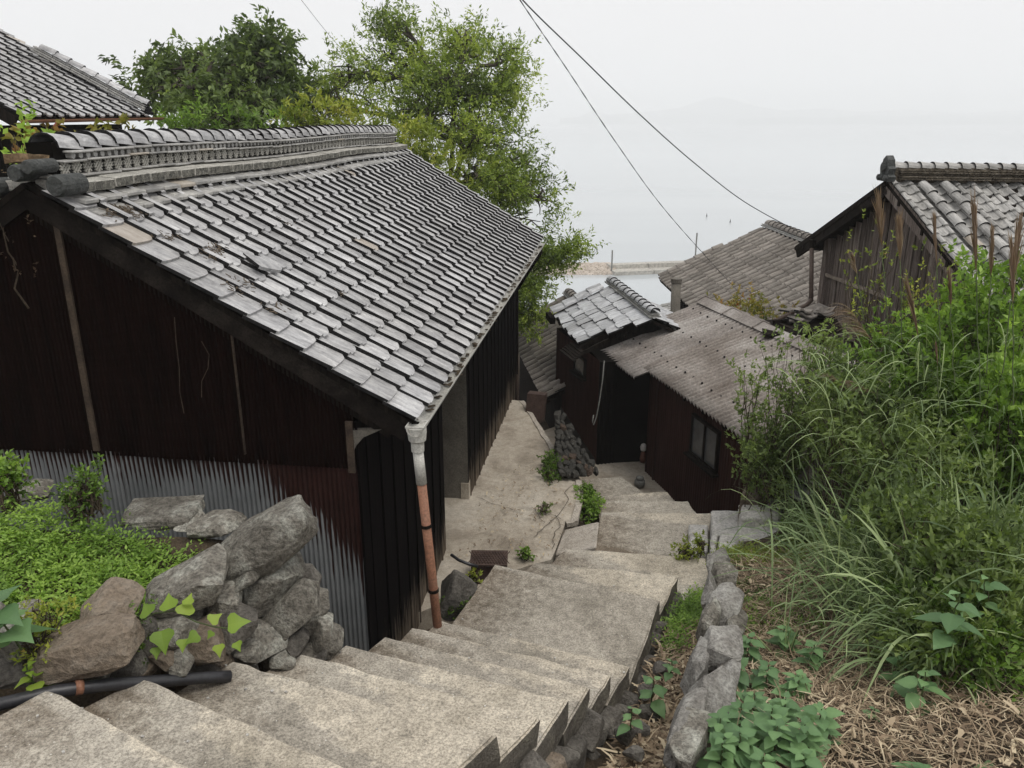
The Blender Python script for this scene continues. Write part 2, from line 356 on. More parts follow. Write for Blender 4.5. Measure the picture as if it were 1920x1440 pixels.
M['sideboard'] = mat_basic('charred_board', (0.006, 0.006, 0.008), (0.014, 0.012, 0.013), 2, 0.9, 0.5, 0.01, stretch=(9, 9, 1), c3=(0.034, 0.025, 0.022))
def bleach_board():
    m, n, l, b = new_mat('charred_board_worn_foot')
    g = n.new('ShaderNodeNewGeometry'); sp = n.new('ShaderNodeSeparateXYZ'); l.new(g.outputs['Position'], sp.inputs[0])
    p = pos_node(n, l, (16, 16, 1.2)); f = noise_n(n, l, p, 1.6, 5, 0.7)
    top = math_n(n, l, 'MULTIPLY_ADD', f, 1.5, -5.05)
    d = n.new('ShaderNodeMapRange'); l.new(math_n(n, l, 'SUBTRACT', top, sp.outputs[2]), d.inputs[0]); d.inputs[1].default_value = -0.1; d.inputs[2].default_value = 0.25
    dark = ramp(n, l, f, [(0.3, (0.0025, 0.0025, 0.003)), (0.7, (0.008, 0.006, 0.0058))])
    b.inputs['Specular IOR Level'].default_value = 0.04
    pale = ramp(n, l, f, [(0.3, (0.07, 0.05, 0.035)), (0.7, (0.2, 0.165, 0.13))])
    l.new(mixc(n, l, d.outputs[0], dark, pale), b.inputs['Base Color']); b.inputs['Roughness'].default_value = 0.85
    bump_n(n, l, b, f, 0.5, 0.01); return m
M['worn'] = bleach_board()
# foliage
M['leafdark'] = mat_leaf('leaf_dark', (0.045, 0.07, 0.025), (0.125, 0.18, 0.06), (0.25, 0.33, 0.11), trans=0.4)
M['leafgreen'] = mat_leaf('leaf_green', (0.05, 0.09, 0.018), (0.19, 0.32, 0.055), (0.36, 0.52, 0.11), trans=0.4)
M['leaftree'] = mat_leaf('leaf_tree', (0.075, 0.115, 0.025), (0.225, 0.31, 0.06), (0.44, 0.52, 0.11), trans=0.4, spot=(0.4, 0.44, 0.1))
M['leafyellow'] = mat_leaf('leaf_yellow', (0.099, 0.143, 0.022), (0.275, 0.341, 0.050), (0.462, 0.473, 0.099), spot=(0.4, 0.3, 0.08))
M['leafbig'] = mat_leaf('leaf_broad', (0.075, 0.150, 0.062), (0.131, 0.237, 0.100), (0.200, 0.338, 0.138), trans=0.25)
M['leaflime'] = mat_leaf('leaf_lime', (0.111, 0.196, 0.025), (0.204, 0.315, 0.038), (0.289, 0.391, 0.060), trans=0.35)
M['leafautumn'] = mat_leaf('leaf_autumn', (0.090, 0.120, 0.020), (0.260, 0.240, 0.050), (0.360, 0.200, 0.080), spot=(0.35, 0.1, 0.06))
M['blade'] = mat_leaf('grass_blade', (0.063, 0.105, 0.042), (0.161, 0.231, 0.098), (0.350, 0.434, 0.210), trans=0.25)
M['plume'] = mat_leaf('grass_plume', (0.140, 0.090, 0.055), (0.250, 0.170, 0.110), (0.420, 0.340, 0.250), trans=0.3)
M['dryleaf'] = mat_leaf('dry_straw', (0.07, 0.045, 0.028), (0.29, 0.215, 0.14), (0.62, 0.52, 0.36), trans=0.1, rough=0.85)
M['stem'] = mat_basic('stem_green', (0.06, 0.09, 0.03), (0.1, 0.13, 0.05), 9, 0.7, 0.1)
M['twig'] = mat_basic('twig_brown', (0.06, 0.045, 0.03), (0.13, 0.1, 0.07), 9, 0.9, 0.1)
def sea_mat():
    m, n, l, b = new_mat('sea_water')
    p = pos_node(n, l, (0.25, 1.0, 1.0)); f = noise_n(n, l, p, 1.1, 3, 0.5); fb = noise_n(n, l, pos_node(n, l, (0.004, 0.02, 1)), 1.0, 4, 0.5)
    l.new(ramp(n, l, fb, [(0.35, (0.385, 0.42, 0.44)), (0.65, (0.43, 0.465, 0.485))]), b.inputs['Base Color'])
    b.inputs['Roughness'].default_value = 0.12; b.inputs['IOR'].default_value = 1.33
    bump_n(n, l, b, f, 0.12, 0.05); return m
M['sea'] = sea_mat()
# ------------------------------------------------------------------ haze, sea, far land
SEA = -22.0
hz = MB(); hz.box((0, 5600, 48.5), (30000, 13000, 147.0))       # bottom -25, top 122
me = hz.mesh('haze', [])
hm = bpy.data.materials.new('haze_air'); hm.use_nodes = True; hn = hm.node_tree.nodes; hn.clear()
pv = hn.new('ShaderNodeVolumePrincipled'); pv.inputs['Color'].default_value = (0.97, 0.98, 0.99, 1); pv.inputs['Density'].default_value = 0.0008
ho = hn.new('ShaderNodeOutputMaterial'); hm.node_tree.links.new(pv.outputs[0], ho.inputs['Volume'])
me.materials.append(hm)
props(link('haze', me), 'pale sea haze that dissolves the far shore and horizon', 'haze', kind='stuff')
sm = MB(); sm.add([(-14800, 60, SEA), (14800, 60, SEA), (14800, 12000, SEA), (-14800, 12000, SEA)], [(0, 1, 2, 3)])
props(sm.build('sea', M['sea']), 'calm pale grey sea stretching away to the hazy horizon', 'sea', kind='structure')
def hill_strip(name, pts, dist, depth, label):
    """skyline (u, v) -> a ridge with a front and a back slope, standing on the sea"""
    vs = []; n = len(pts)
    for row in range(3):
        for (u, v) in pts:
            d = dist + depth * row / 2
            r = ray(u, v); p = r * (dist / r.y)
            z = p.z if row == 1 else SEA - 0.5
            vs.append((p.x * (d / dist), d, z if row == 1 else SEA - 0.5))
    fs = [(r * n + i, r * n + i + 1, (r + 1) * n + i + 1, (r + 1) * n + i) for r in range(2) for i in range(n - 1)]
    m = MB().add(vs, fs)
    props(m.build(name, M['hill'], smooth=True), label, 'hills', kind='structure')
hill_strip('hills', [(1050, 222), (1085, 219), (1110, 206), (1140, 214), (1180, 211), (1230, 206), (1270, 200), (1300, 190), (1330, 179), (1352, 177), (1380, 184), (1420, 197), (1470, 205), (1540, 201), (1620, 208), (1700, 203), (1800, 211), (1900, 206), (2050, 213), (2300, 220)], 3700, 900, 'faint blue grey hills with one low peak across the strait')
hill_strip('hills', [(1380, 223), (1480, 219), (1560, 221), (1620, 215), (1700, 218), (1780, 213), (1860, 217), (1960, 213), (2100, 219), (2300, 223)], 3300, 400, 'low dark shoreline in the haze near the right edge')
# ground heights under everything
def lerp_tab(tab, x):
    if x <= tab[0][0]: return tab[0][1]
    for (a, b), (c, d) in zip(tab, tab[1:]):
        if x <= c: return b + (d - b) * (x - a) / (c - a)
    return tab[-1][1]
GT = [(-12, -0.6), (-4, -1.9), (0, -2.6), (2, -3.0), (4, -4.1), (6, -4.6), (8, -5.2), (10, -5.5), (15, -5.75), (18, -7), (24, -9), (40, -14), (70, -20.5), (92, -23.5), (98, -24)]
def ground_z(x, y):
    return lerp_tab(GT, y) + 0.12 * noise.noise(Vector((x * 0.5, y * 0.5, 0)))
nx, ny = 90, 90
xs = np.concatenate([np.linspace(-70, -9, 15), np.linspace(-8, 10, 60), np.linspace(11, 80, 15)])
ys = np.concatenate([np.linspace(-12, 20, 65), np.linspace(21, 98, 25)])
vs = [(x, y, ground_z(x, y)) for y in ys for x in xs]
fs = [(j * 90 + i, j * 90 + i + 1, (j + 1) * 90 + i + 1, (j + 1) * 90 + i) for j in range(89) for i in range(89)]
props(MB().add(vs, fs).build('ground', M['soil'], smooth=True), 'brown earth of the hillside falling away to the harbour', 'ground', kind='structure')
# ------------------------------------------------------------------ staircase
LV = {}
def px_pt(u, v, z): p = at_z(u, v, z); return Vector((p.x, p.y, z))
steps = []      # (L, R, z)
zz = {0: -2.39, 1: -2.57, 2: -2.75, 3: -2.93, 4: -3.11, 5: -3.29, 6: -3.47, 7: -3.65, 8: -3.85, 9: -4.05, 10: -4.25, 11: -4.47, 12: -4.68, 13: -4.9, 14: -5.14}
Lp = {0: (90, 1290), 1: (267, 1267), 2: (437, 1237), 3: (555, 1221), 4: (650, 1209), 5: (720, 1191), 6: (772, 1175), 7: (820, 1161), 8: (928, 1058),
      9: (1003, 1054), 10: (1060, 1028), 11: (1127, 959), 12: (1120, 938), 13: (1118, 930), 14: (1072, 900)}
Rp = {2: (932, 1377), 3: (1012, 1345), 4: (1066, 1312), 5: (1105, 1286), 6: (1146, 1265), 7: (1182, 1247), 8: (1237, 1124), 9: (1271, 1079), 10: (1322, 1045),
      11: (1334, 962), 12: (1290, 940), 13: (1251, 921), 14: (1165, 893)}
LL = {k: px_pt(*Lp[k], zz[k]) for k in Lp}; RR = {k: px_pt(*Rp[k], zz[k]) for k in Rp}
RR[1] = LL[1] + V(0.886, -0.464, 0) * 1.5; RR[0] = LL[0] + V(0.87, -0.49, 0) * 1.5
LL[-1] = V(-2.4, 2.48, -2.21); RR[-1] = V(-1.0, 1.68, -2.21); zz[-1] = -2.21
LL[-2] = V(-2.6, 2.1, -2.03); RR[-2] = V(-1.15, 1.35, -2.03); zz[-2] = -2.03
LL[-3] = V(-2.7, 1.75, -1.85); RR[-3] = V(-1.2, 1.05, -1.85); zz[-3] = -1.85
stair = thing('staircase', (0, 4, -4), 'worn concrete stairway winding downhill between the houses', 'stairs', kind='structure')
for k in range(-2, 15):
    L0, R0, L1, R1 = LL[k - 1], RR[k - 1], LL[k], RR[k]
    back = ((L0 + R0) / 2 - (L1 + R1) / 2); back.z = 0; back.normalize()
    if k == 9: L0 = L0 + V(0.12, 0, 0)
    if k == 10: R0 = RR[9] + V(0.34, -0.12, 0)
    if k == 11: L0, R0 = px_pt(1117, 1030, zz[11]), RR[10] + V(0.02, -0.02, 0)
    if k == 12: L0 = LL[11]; R0 = RR[11] - V(0.0, 0, 0)
    if k == 14: R0 = px_pt(1209, 925, zz[14])
    poly = [L0 + back * 0.06, R0 + back * 0.06, R1, L1]
    m = MB(); m.prism([(p.x, p.y) for p in poly], zz[k] - (0.2 if k < 11 else 0.5), zz[k] - 0.002 * (k % 2))
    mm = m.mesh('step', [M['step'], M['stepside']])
    bm = bmesh.new(); bm.from_mesh(mm)
    bmesh.ops.recalc_face_normals(bm, faces=bm.faces[:])
    bmesh.ops.bevel(bm, geom=[e for e in bm.edges if all(abs(v.co.z - zz[k]) < 0.01 for v in e.verts)], offset=0.012, segments=2, affect='EDGES')
    bm.to_mesh(mm); bm.free()
    roughen(mm, 5, 0.012, 6, k * 3.7)
    bm = bmesh.new(); bm.from_mesh(mm); bm.normal_update()
    for f in bm.faces:
        c = f.calc_center_median()
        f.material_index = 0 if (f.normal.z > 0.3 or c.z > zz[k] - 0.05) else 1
    a_ = []      # stain, dirt and worn nosing; corner shade and nosing highlight painted in as well
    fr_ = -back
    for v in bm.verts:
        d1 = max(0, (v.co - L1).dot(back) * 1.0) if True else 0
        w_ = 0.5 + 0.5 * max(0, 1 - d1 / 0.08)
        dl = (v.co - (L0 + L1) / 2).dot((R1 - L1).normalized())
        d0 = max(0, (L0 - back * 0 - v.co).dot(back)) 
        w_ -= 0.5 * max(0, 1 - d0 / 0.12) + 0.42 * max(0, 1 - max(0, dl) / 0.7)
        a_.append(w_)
    # ragged foot of the side faces
    for v in bm.verts:
        if v.co.z < zz[k] - 0.1: v.co += noise.noise_vector(v.co * 7) * 0.035
    bm.to_mesh(mm); bm.free()
    at_ = mm.attributes.new('wear_shade', 'FLOAT', 'POINT'); at_.data.foreach_set('value', a_)
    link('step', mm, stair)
lb = px_pt(1041, 1027, -4.49), px_pt(1060, 981, -4.49), px_pt(1123, 982, -4.49), px_pt(1118, 1030, -4.49)
m = MB(); m.prism([(p.x, p.y) for p in (lb[0], lb[3], lb[2], lb[1])], -4.9, [-4.57, -4.462, -4.462, -4.57])
mm = m.mesh('pale_slab', M['paleslab']); roughen(mm, 3, 0.006, 6, 3, bevel=0.01); link('slab', mm, stair, label='pale pebbled slab')
# landing under the camera
m = MB(); m.prism([(-3.2, 1.2), (-2.6, -2.5), (1.4, -2.5), (1.3, 0.55), (-1.2, 0.95), (-2.72, 1.7)][::-1], -2.6, -1.68)
mm = m.mesh('landing', M['step']); roughen(mm, 4, 0.008, 5, 9, bevel=0.01)
props(link('landing', mm), 'upper concrete landing behind the viewpoint at the stair head', 'landing', kind='structure')
# ------------------------------------------------------------------ terrace beside the house
TZ = -4.6
tp = [(780, 1150), (850, 1120), (905, 1100), (960, 1072), (1010, 1057), (1032, 1050), (1042, 1026), (1061, 980), (1078, 978), (1089, 925), (1083, 898), (1062, 872), (1040, 848), (1012, 803), (990, 768), (978, 752)]
tpts = [at_z(u, v, TZ) for u, v in tp]
tpts += [V(-1.4, 13.4, 0), V(-2.6, 5.3, 0)]
for i, q in enumerate(tpts[:4]): q.y = max(q.y, 5.9)
m = MB(); m.prism([(p.x, p.y) for p in tpts], -6.2, TZ)
mm = m.mesh('terrace', M['terrace']); bm = bmesh.new(); bm.from_mesh(mm)
bmesh.ops.recalc_face_normals(bm, faces=bm.faces[:]); bmesh.ops.triangulate(bm, faces=bm.faces[:]); 
bm.to_mesh(mm); bm.free(); roughen(mm, 5, 0.012, 2.5, 2)
props(link('terrace', mm), 'cracked concrete terrace along the dark house wall', 'terrace', kind='structure')
# pale worn rim of the terrace
rimp = [at_z(u, v, TZ + 0.012) for u, v in tp[7:]]
rim = MB()
for a, b in zip(rimp, rimp[1:]): rim.beam(a - Z * .02, b - Z * .02, 0.075, 0.05)
mm = rim.mesh('kerb', M['paleslab']); roughen(mm, 5, 0.016, 9, 4)
props(link('kerb', mm), 'pale chipped rim along the outer edge of the terrace', 'kerb', kind='structure')
# cracks filled with dirt
def strip(mb, pts, w, z):
    for a, b in zip(pts, pts[1:]):
        d = (b - a); n_ = Vector((-d.y, d.x, 0)).normalized() * w / 2
        mb.add([a - n_ + Z * z, b - n_ + Z * z, b + n_ + Z * z, a + n_ + Z * z], [(0, 1, 2, 3)])
cr = MB()
for line in ([(893, 935), (930, 948), (965, 958), (1000, 955), (1030, 965), (1060, 978)], [(1000, 1010), (1020, 990), (1040, 975), (1065, 940), (1060, 920), (1085, 905)], [(1005, 955), (1015, 975), (1025, 985)], [(1036, 1030), (1040, 1005), (1050, 985), (1035, 960)]):
    pts = []
    for (u, v), (u2, v2) in zip(line, line[1:]):
        for k in range(4):
            t = k / 4; pts.append(at_z(u + (u2 - u) * t + random.uniform(-3, 3), v + (v2 - v) * t + random.uniform(-2, 2), TZ))
    strip(cr, pts, 0.0055, 0.016)
props(cr.build('crack', M['black'], None), 'thin dark cracks wandering over the terrace concrete', 'crack', kind='stuff')
# lower yard in front of the brown shed
m = MB(); m.prism([(0.5, 13.5), (0.75, 10.3), (1.6, 9.9), (3.4, 8.0), (3.5, 12.5), (1.5, 14.5)][::-1], -6.3, -5.4)
mm = m.mesh('yard', M['terrace']); roughen(mm, 4, 0.015, 2, 8)
props(link('yard', mm), 'shaded concrete yard at the foot of the stairs by the shed door', 'yard', kind='structure')
# ------------------------------------------------------------------ roof tiles
def tile_mesh(name, w, e, mats, style='rib', th=0.026):
    L = e * 1.16
    if style == 'rib':
        prof = [(0, .047, 0), (.055, .049, 0), (.072, .041, .003), (.088, .02, 0), (.12, .008, -.006), (.19, .004, -.008), (.235, .007, .004), (.262, .012, .03), (.274, .016, .045)]
    elif style == 'flat':
        prof = [(0, .018, 0.01), (.02, .016, 0), (.1, .012, 0), (.19, .01, 0), (.235, .012, .004), (.262, .014, .03), (.274, .018, .045)]
    elif style == 'roll':
        prof = [(-.01, .03, .0), (.0, .06, .0), (.03, .085, 0), (.065, .08, 0), (.095, .045, 0), (.12, .012, 0), (.17, .0, 0), (.22, .004, 0), (.25, .022, .0), (.272, .034, .0)]
    else:    # wave
        prof = [(-.01, .028, .012), (.0, .042, .004), (.03, .054, 0), (.06, .05, 0), (.085, .03, 0), (.11, .012, -.003), (.16, .0, -.006), (.21, .004, 0), (.25, .022, .01), (.272, .034, .02)]
    k = w / 0.265
    nP = len(prof); vs = []
    for (yb, lift) in ((0, .026), (L, .0)):
        for bot in (0, 1):
            for (x, z, yo) in prof:
                vs.append((x * k, yb + (yo if yb == 0 else 0), z + lift - ((th + (.005 if z > .045 else 0)) if bot else 0)))
    ft, fb, bt, bb = 0, nP, 2 * nP, 3 * nP; m = MB()
    fs = []; ms = []
    for i in range(nP - 1):
        fs.append((ft + i, ft + i + 1, bt + i + 1, bt + i)); ms.append(0)
        fs.append((fb + i, fb + i + 1, ft + i + 1, ft + i)); ms.append(0)
    fs.append((bb, fb, ft, bt)[::-1]); ms.append(1)  # near-black side faces: dirt and crevice shade both put into the colour
    fs.append((fb + nP - 1, bb + nP - 1, bt + nP - 1, ft + nP - 1)); ms.append(1)
    m.v = vs; m.f = [list(f) for f in fs]; m.m = ms
    me = m.mesh(name, mats); return me
def copies_joined(name, me, mats_list, mats, parent, label=None):
    """many copies of a mesh joined into one 'stuff' part"""
    co = np.empty(len(me.vertices) * 3, dtype=np.float32); me.vertices.foreach_get('co', co); co = co.reshape(-1, 3)
    nf = len(me.polygons); fv = [list(p.vertices) for p in me.polygons]; mi = [p.material_index for p in me.polygons]
    allv = []; allf = []; allm = []
    for k, Mx in enumerate(mats_list):
        A = np.array(Mx); v = co @ A[:3, :3].T + A[:3, 3]; allv.append(v); off = k * len(co)
        allf += [[i + off for i in f] for f in fv]; allm += mi
    out = bpy.data.meshes.new(name); out.from_pydata(np.concatenate(allv).tolist(), [], allf)
    for x in mats: out.materials.append(x)
    out.polygons.foreach_set('material_index', allm); out.update()
    return link(name, out, parent, kind='stuff', label=label)
def frame(O, A, S):
    N = A.cross(S).normalized()
    if N.z < 0: N = -N
    Mx = Matrix((A, S, N)).transposed().to_4x4(); Mx.translation = O; return Mx
def tile_roof(parent, O, A, S, ncol, nrow, w, e, mt, first=None, keep=300, jit=1.0, sag=0.0, curve=0.0, skip=None, seed=1):
    rg = random.Random(seed); base = frame(O, A, S); lst = []
    for r in range(nrow):
        for c in range(ncol):
            if skip and skip(r, c): continue
            z = -sag * math.sin(math.pi * (c + .5) / ncol) * 1.0 + curve * ((r / nrow - 0.5) ** 2)
            T = Matrix.Translation((c * w + rg.uniform(-.003, .003) * jit, r * e + rg.uniform(-.007, .007) * jit, z + rg.uniform(0, .004) * jit))
            R = Matrix.Rotation(rg.gauss(0, 0.011) * jit, 4, 'Z') @ Matrix.Rotation(rg.gauss(0, 0.009) * jit, 4, 'X') @ Matrix.Rotation(rg.gauss(0, 0.007) * jit, 4, 'Y')
            lst.append((base @ T @ R, first if (c == 0 and first) else mt))
    lst.sort(key=lambda q: q[0].translation.length)
    for Mx, me in lst[:keep]: link('tile', me, parent, Mx)
    if len(lst) > keep: copies_joined('far_tiles', mt, [q[0] for q in lst[keep:]], list(mt.materials), parent)
def slope_dir(H, deg):        # horizontal unit pointing up the slope
    a = math.radians(deg); return (H * math.cos(a) + Z * math.sin(a)).normalized()
def deck(parent, O, A, S, la, ls, th, mat, name='roof', drop=0.02):
    N = A.cross(S).normalized()
    if N.z < 0: N = -N
    m = MB(); m.box(O + A * la / 2 + S * ls / 2 - N * (th / 2 + drop), (la, ls, th), A, S, N)
    return m.build(name, mat, parent)
# ------------------------------------------------------------------ main house
A1 = V(0.1333, 0.9911, 0); H1 = V(-0.9911, 0.1333, 0); TH = 31.3
C1 = V(-0.70, 5.20, -2.0)           # near corner of the eave, on the tiles
S1 = slope_dir(H1, TH)
ROOFL = 9.15
house = thing('tiled_house', (-2.2, 9, -4.6), 'big dark house with silvery grey tiled roof and rusting sheet gable beside the stairs', 'house')
roof1 = deck(house, C1 + A1 * 0.03, A1, S1, ROOFL - .06, 2.95, 0.04, M['wooddark'], 'roof')
t_rib = tile_mesh('tile', 0.262, 0.226, [M['tile'], M['tilerim']])
t_flat = tile_mesh('verge_tile', 0.262, 0.226, [M['tile'], M['tilerim']], 'flat')
tile_roof(roof1, C1 - S1 * 0.03, A1, S1, 35, 13, 0.262, 0.226, t_rib, first=t_flat, keep=299, sag=0.03)
# back slope
RC = C1 + H1 * 2.65; RC.z = C1.z + 2.65 * math.tan(math.radians(TH))       # ridge line start
RIDGEZ = RC.z
C1b = C1 + H1 * 5.3
S1b = slope_dir(-H1, TH)
roof1b = deck(house, C1b + A1 * 0.03, A1, S1b, ROOFL - .06, 3.08, 0.04, M['wooddark'], 'back_roof')
basem = frame(C1b + A1 * ROOFL, -A1, S1b)
lst = [basem @ Matrix.Translation((c * .262, r * .226, 0)) for r in range(13) for c in range(34)]
copies_joined('back_tiles', t_rib, lst, [M['tile'], M['tilerim']], roof1b)
# ridge: stepped courses
ridge = MB(); ridge.box(RC + A1 * ROOFL / 2 + Z * (0.02), (0.2, ROOFL - 0.5, 0.42), H1, A1, Z)
ridge = ridge.build('ridge', M['black'], house)
zb = C1.z + 2.29 * math.tan(math.radians(TH)) + 0.06
def course(name, half, z0, z1, length, mat, gap=0.006, start=0.12, end=0.1, slope=0.0, sides=(-1,), amp=0.004, cuts=1, mat2=None):
    n = int((ROOFL - start - end) / length); rg = random.Random(int(z0 * 1e4) + 5)
    protos = []
    for k in range(4):
        b = MB(); vs = []
        x0, x1 = 0.02, half      # distance out from ridge axis
        for (xx, zl) in ((x0, 0), (x1, -slope)):
            for zq in (z0 + zl, z1 + zl):
                for yy in (gap / 2, length - gap / 2): vs.append((xx, yy, zq))
        b.add(vs, [(0, 1, 3, 2), (4, 6, 7, 5), (0, 4, 5, 1), (2, 3, 7, 6), (0, 2, 6, 4), (1, 5, 7, 3)])
        b.m = [0, 1 if mat2 else 0, 0, 0, 0, 0]
        mm = b.mesh(name, [mat, mat2] if mat2 else mat)
        bm = bmesh.new(); bm.from_mesh(mm); bmesh.ops.bevel(bm, geom=[e for e in bm.edges], offset=0.006, segments=1, affect='EDGES'); bm.to_mesh(mm); bm.free()
        for v in mm.vertices: v.co += noise.noise_vector(v.co * 17 + Vector((k * 3, 0, 0))) * amp
        protos.append(mm)
    for s in sides:
        for i in range(n):
            # x axis outward: s=-1 -> towards our eave (-H1)
            X = -H1 if s < 0 else H1
            Mx = Matrix((X, A1 if s < 0 else A1, Z)).transposed().to_4x4()
            if s > 0: Mx = Matrix((X, -A1, Z)).transposed().to_4x4()
            p = V(RC.x, RC.y, zb) + A1 * (start + i * length + (0 if s < 0 else length))
            Mx.translation = p + Z * (rg.uniform(-.003, .003) + 0.012 * math.sin(i * length * 1.3)) + X * rg.uniform(-.004, .004)
            Mx = Mx @ Matrix.Rotation(rg.gauss(0, .008), 4, 'Z') @ Matrix.Rotation(rg.gauss(0, .006), 4, 'X')
            link(name, protos[i % 4], ridge, Mx)
SD = (-1, 1)
course('ridge_tile', 0.47, 0.02, 0.05, 0.27, M['tilecap'], slope=0.125, sides=SD)
course('ridge_tile', 0.385, 0.055, 0.085, 0.25, M['tilecap'], slope=0.07, sides=SD)
course('ridge_stone', 0.31, 0.085, 0.155, 0.235, M['tilepale'], slope=0.03, amp=0.008, sides=SD, mat2=M['tileedge'])
course('ridge_tile', 0.185, 0.158, 0.174, 0.26, M['tilecap'], slope=0.01, sides=SD)
course('ridge_tile', 0.175, 0.262, 0.278, 0.27, M['tilecap'], slope=0.008, sides=SD, start=.25)
course('ridge_tile', 0.17, 0.318, 0.334, 0.26, M['tilecap'], slope=0.008, sides=SD, start=.35)
lat = MB(); back_ = MB(); nb = int((ROOFL - .45) / 0.125)
for s in (-1, 1):
    X = -H1 * (1 if s < 0 else -1)
    for i in range(nb):
        c = V(RC.x, RC.y, zb + 0.218) + A1 * (0.3 + i * 0.125) + X * 0.136
        for sg in (-1, 1):
            for off in (-0.024, 0.0, 0.024):
                d = (A1 * sg + Z * 1.0).normalized(); cc = c + (A1 * -sg * .7 + Z * .7) * off
                q = .045 if off else .055
                lat.beam(cc - d * q, cc + d * q, 0.012, 0.014 + 0.004 * sg, up=X)
    back_.box(V(RC.x, RC.y, zb + 0.218) + A1 * (ROOFL / 2 + .05) + X * 0.12, (0.02, ROOFL - .45, 0.09), X, A1, Z)
lat.build('lattice_band', M['tilepale'], ridge, kind='stuff'); back_.build('lattice_back', M['tilerim'], ridge)
bd = MB()
for s in (-1, 1):
    X = -H1 * (1 if s < 0 else -1)
    for i in range(int((ROOFL - .5) / 0.085)):
        c = V(RC.x, RC.y, zb + 0.298) + A1 * (0.4 + i * 0.085)
        bd.tube([c, c + X * 0.145], 0.026, 7)
bd.build('bead_band', M['tilecap'], ridge, kind='stuff')
# curved cap tiles
def cap_mesh(name, r, L, mats, n=9, th=0.02, arc=math.pi, lift=0.022):
    vs = []
    for (y, up, rr) in ((0, lift, r + 0.008), (L, 0, r)):
        for q in (0, th):
            for k in range(n):
                a = -arc / 2 + arc * k / (n - 1)
                vs.append((math.sin(a) * (rr - q), y, math.cos(a) * (rr - q) * 0.85 + up))
    m = MB(); fs = []; ms = []
    for k in range(n - 1):
        fs.append((k, 2 * n + k, 2 * n + k + 1, k + 1)); ms.append(0)
        fs.append((k, k + 1, n + k + 1, n + k)); ms.append(1)
        fs.append((2 * n + k, 3 * n + k, 3 * n + k + 1, 2 * n + k + 1)); ms.append(1)
    m.v = vs; m.f = [list(f) for f in fs]; m.m = ms
    return m.mesh(name, mats)
capm = cap_mesh('cap_tile', 0.115, 0.27, [M['tile'], M['tilerim']])
nc = int((ROOFL - 0.35) / 0.225)
for i in range(nc):
    Mx = Matrix((-H1, A1, Z)).transposed().to_4x4(); Mx.translation = V(RC.x, RC.y, zb + 0.332 + 0.012 * math.sin(i * .3)) + A1 * (0.3 + i * 0.225)
    link('cap_tile', capm, ridge, Mx @ Matrix.Rotation(random.gauss(0, .02), 4, 'Z'))
# near end of the ridge: round end tiles, broken clay
ends = MB()
for (dx, dz, r) in ((0.02, 0.2, .07), (-0.25, 0.09, .085), (0.3, 0.12, .09), (0.12, 0.24, 0.06)):
    p = V(RC.x, RC.y, zb) - H1 * dx + Z * dz
    ends.tube([p - A1 * 0.06, p - A1 * 0.04, p + A1 * 0.2], [r * .7, r * .82, r * .8], 16)
ends.build('end_tile', M['tileorn'], ridge, smooth=False)
cl = MB().box(V(RC.x, RC.y, zb + .31) + A1 * 0.12, (.16, .2, .05), H1, A1, Z).mesh('clay_core', M['clay']); roughen(cl, 3, 0.03, 9, 3)
link('clay_core', cl, ridge, Matrix.Translation((0, 0, -.02)))
# barge boards and eave timbers at the near gable
N1 = A1.cross(S1).normalized(); N1 = N1 if N1.z > 0 else -N1
bb = MB()
p0 = C1 - S1 * 0.02 - N1 * 0.12 + A1 * 0.06; p1 = p0 + S1 * 3.1
bb.beam(p0, p1, 0.035, 0.13, up=N1); bb.build('barge_board', M['woodbeam'], house)
bb = MB(); bb.beam(p0 + A1 * .03 + N1 * .08 - S1 * 0.03, p1 + A1 * .03 + N1 * .08, 0.05, 0.05, up=N1)
bb.beam(p0 + A1 * .05 - N1 * .1 + S1 * .1, p1 + A1 * .05 - N1 * .1, 0.05, 0.06, up=N1); bb.build('verge_batten', M['wooddark'], house)
q0 = C1b - N1 * 0.12 + A1 * 0.06; q1 = p1
bb = MB(); bb.beam(q0, RC + A1 * .06 - Z * .12, 0.035, 0.13); bb.build('barge_board', M['woodbeam'], house)
pf0 = C1 + A1 * ROOFL - N1 * 0.1; bb = MB(); bb.beam(pf0, pf0 + S1 * 3.1, 0.035, 0.12, up=N1); bb.build('barge_board', M['woodbeam'], house)
# rafters under the eave
for i in range(20):
    a = C1 + A1 * (0.3 + i * 0.45) - N1 * 0.1 + S1 * 0.05
    MB().beam(a, a + S1 * 0.7, 0.05, 0.07, up=N1).build('rafter', M['wooddark'], house)
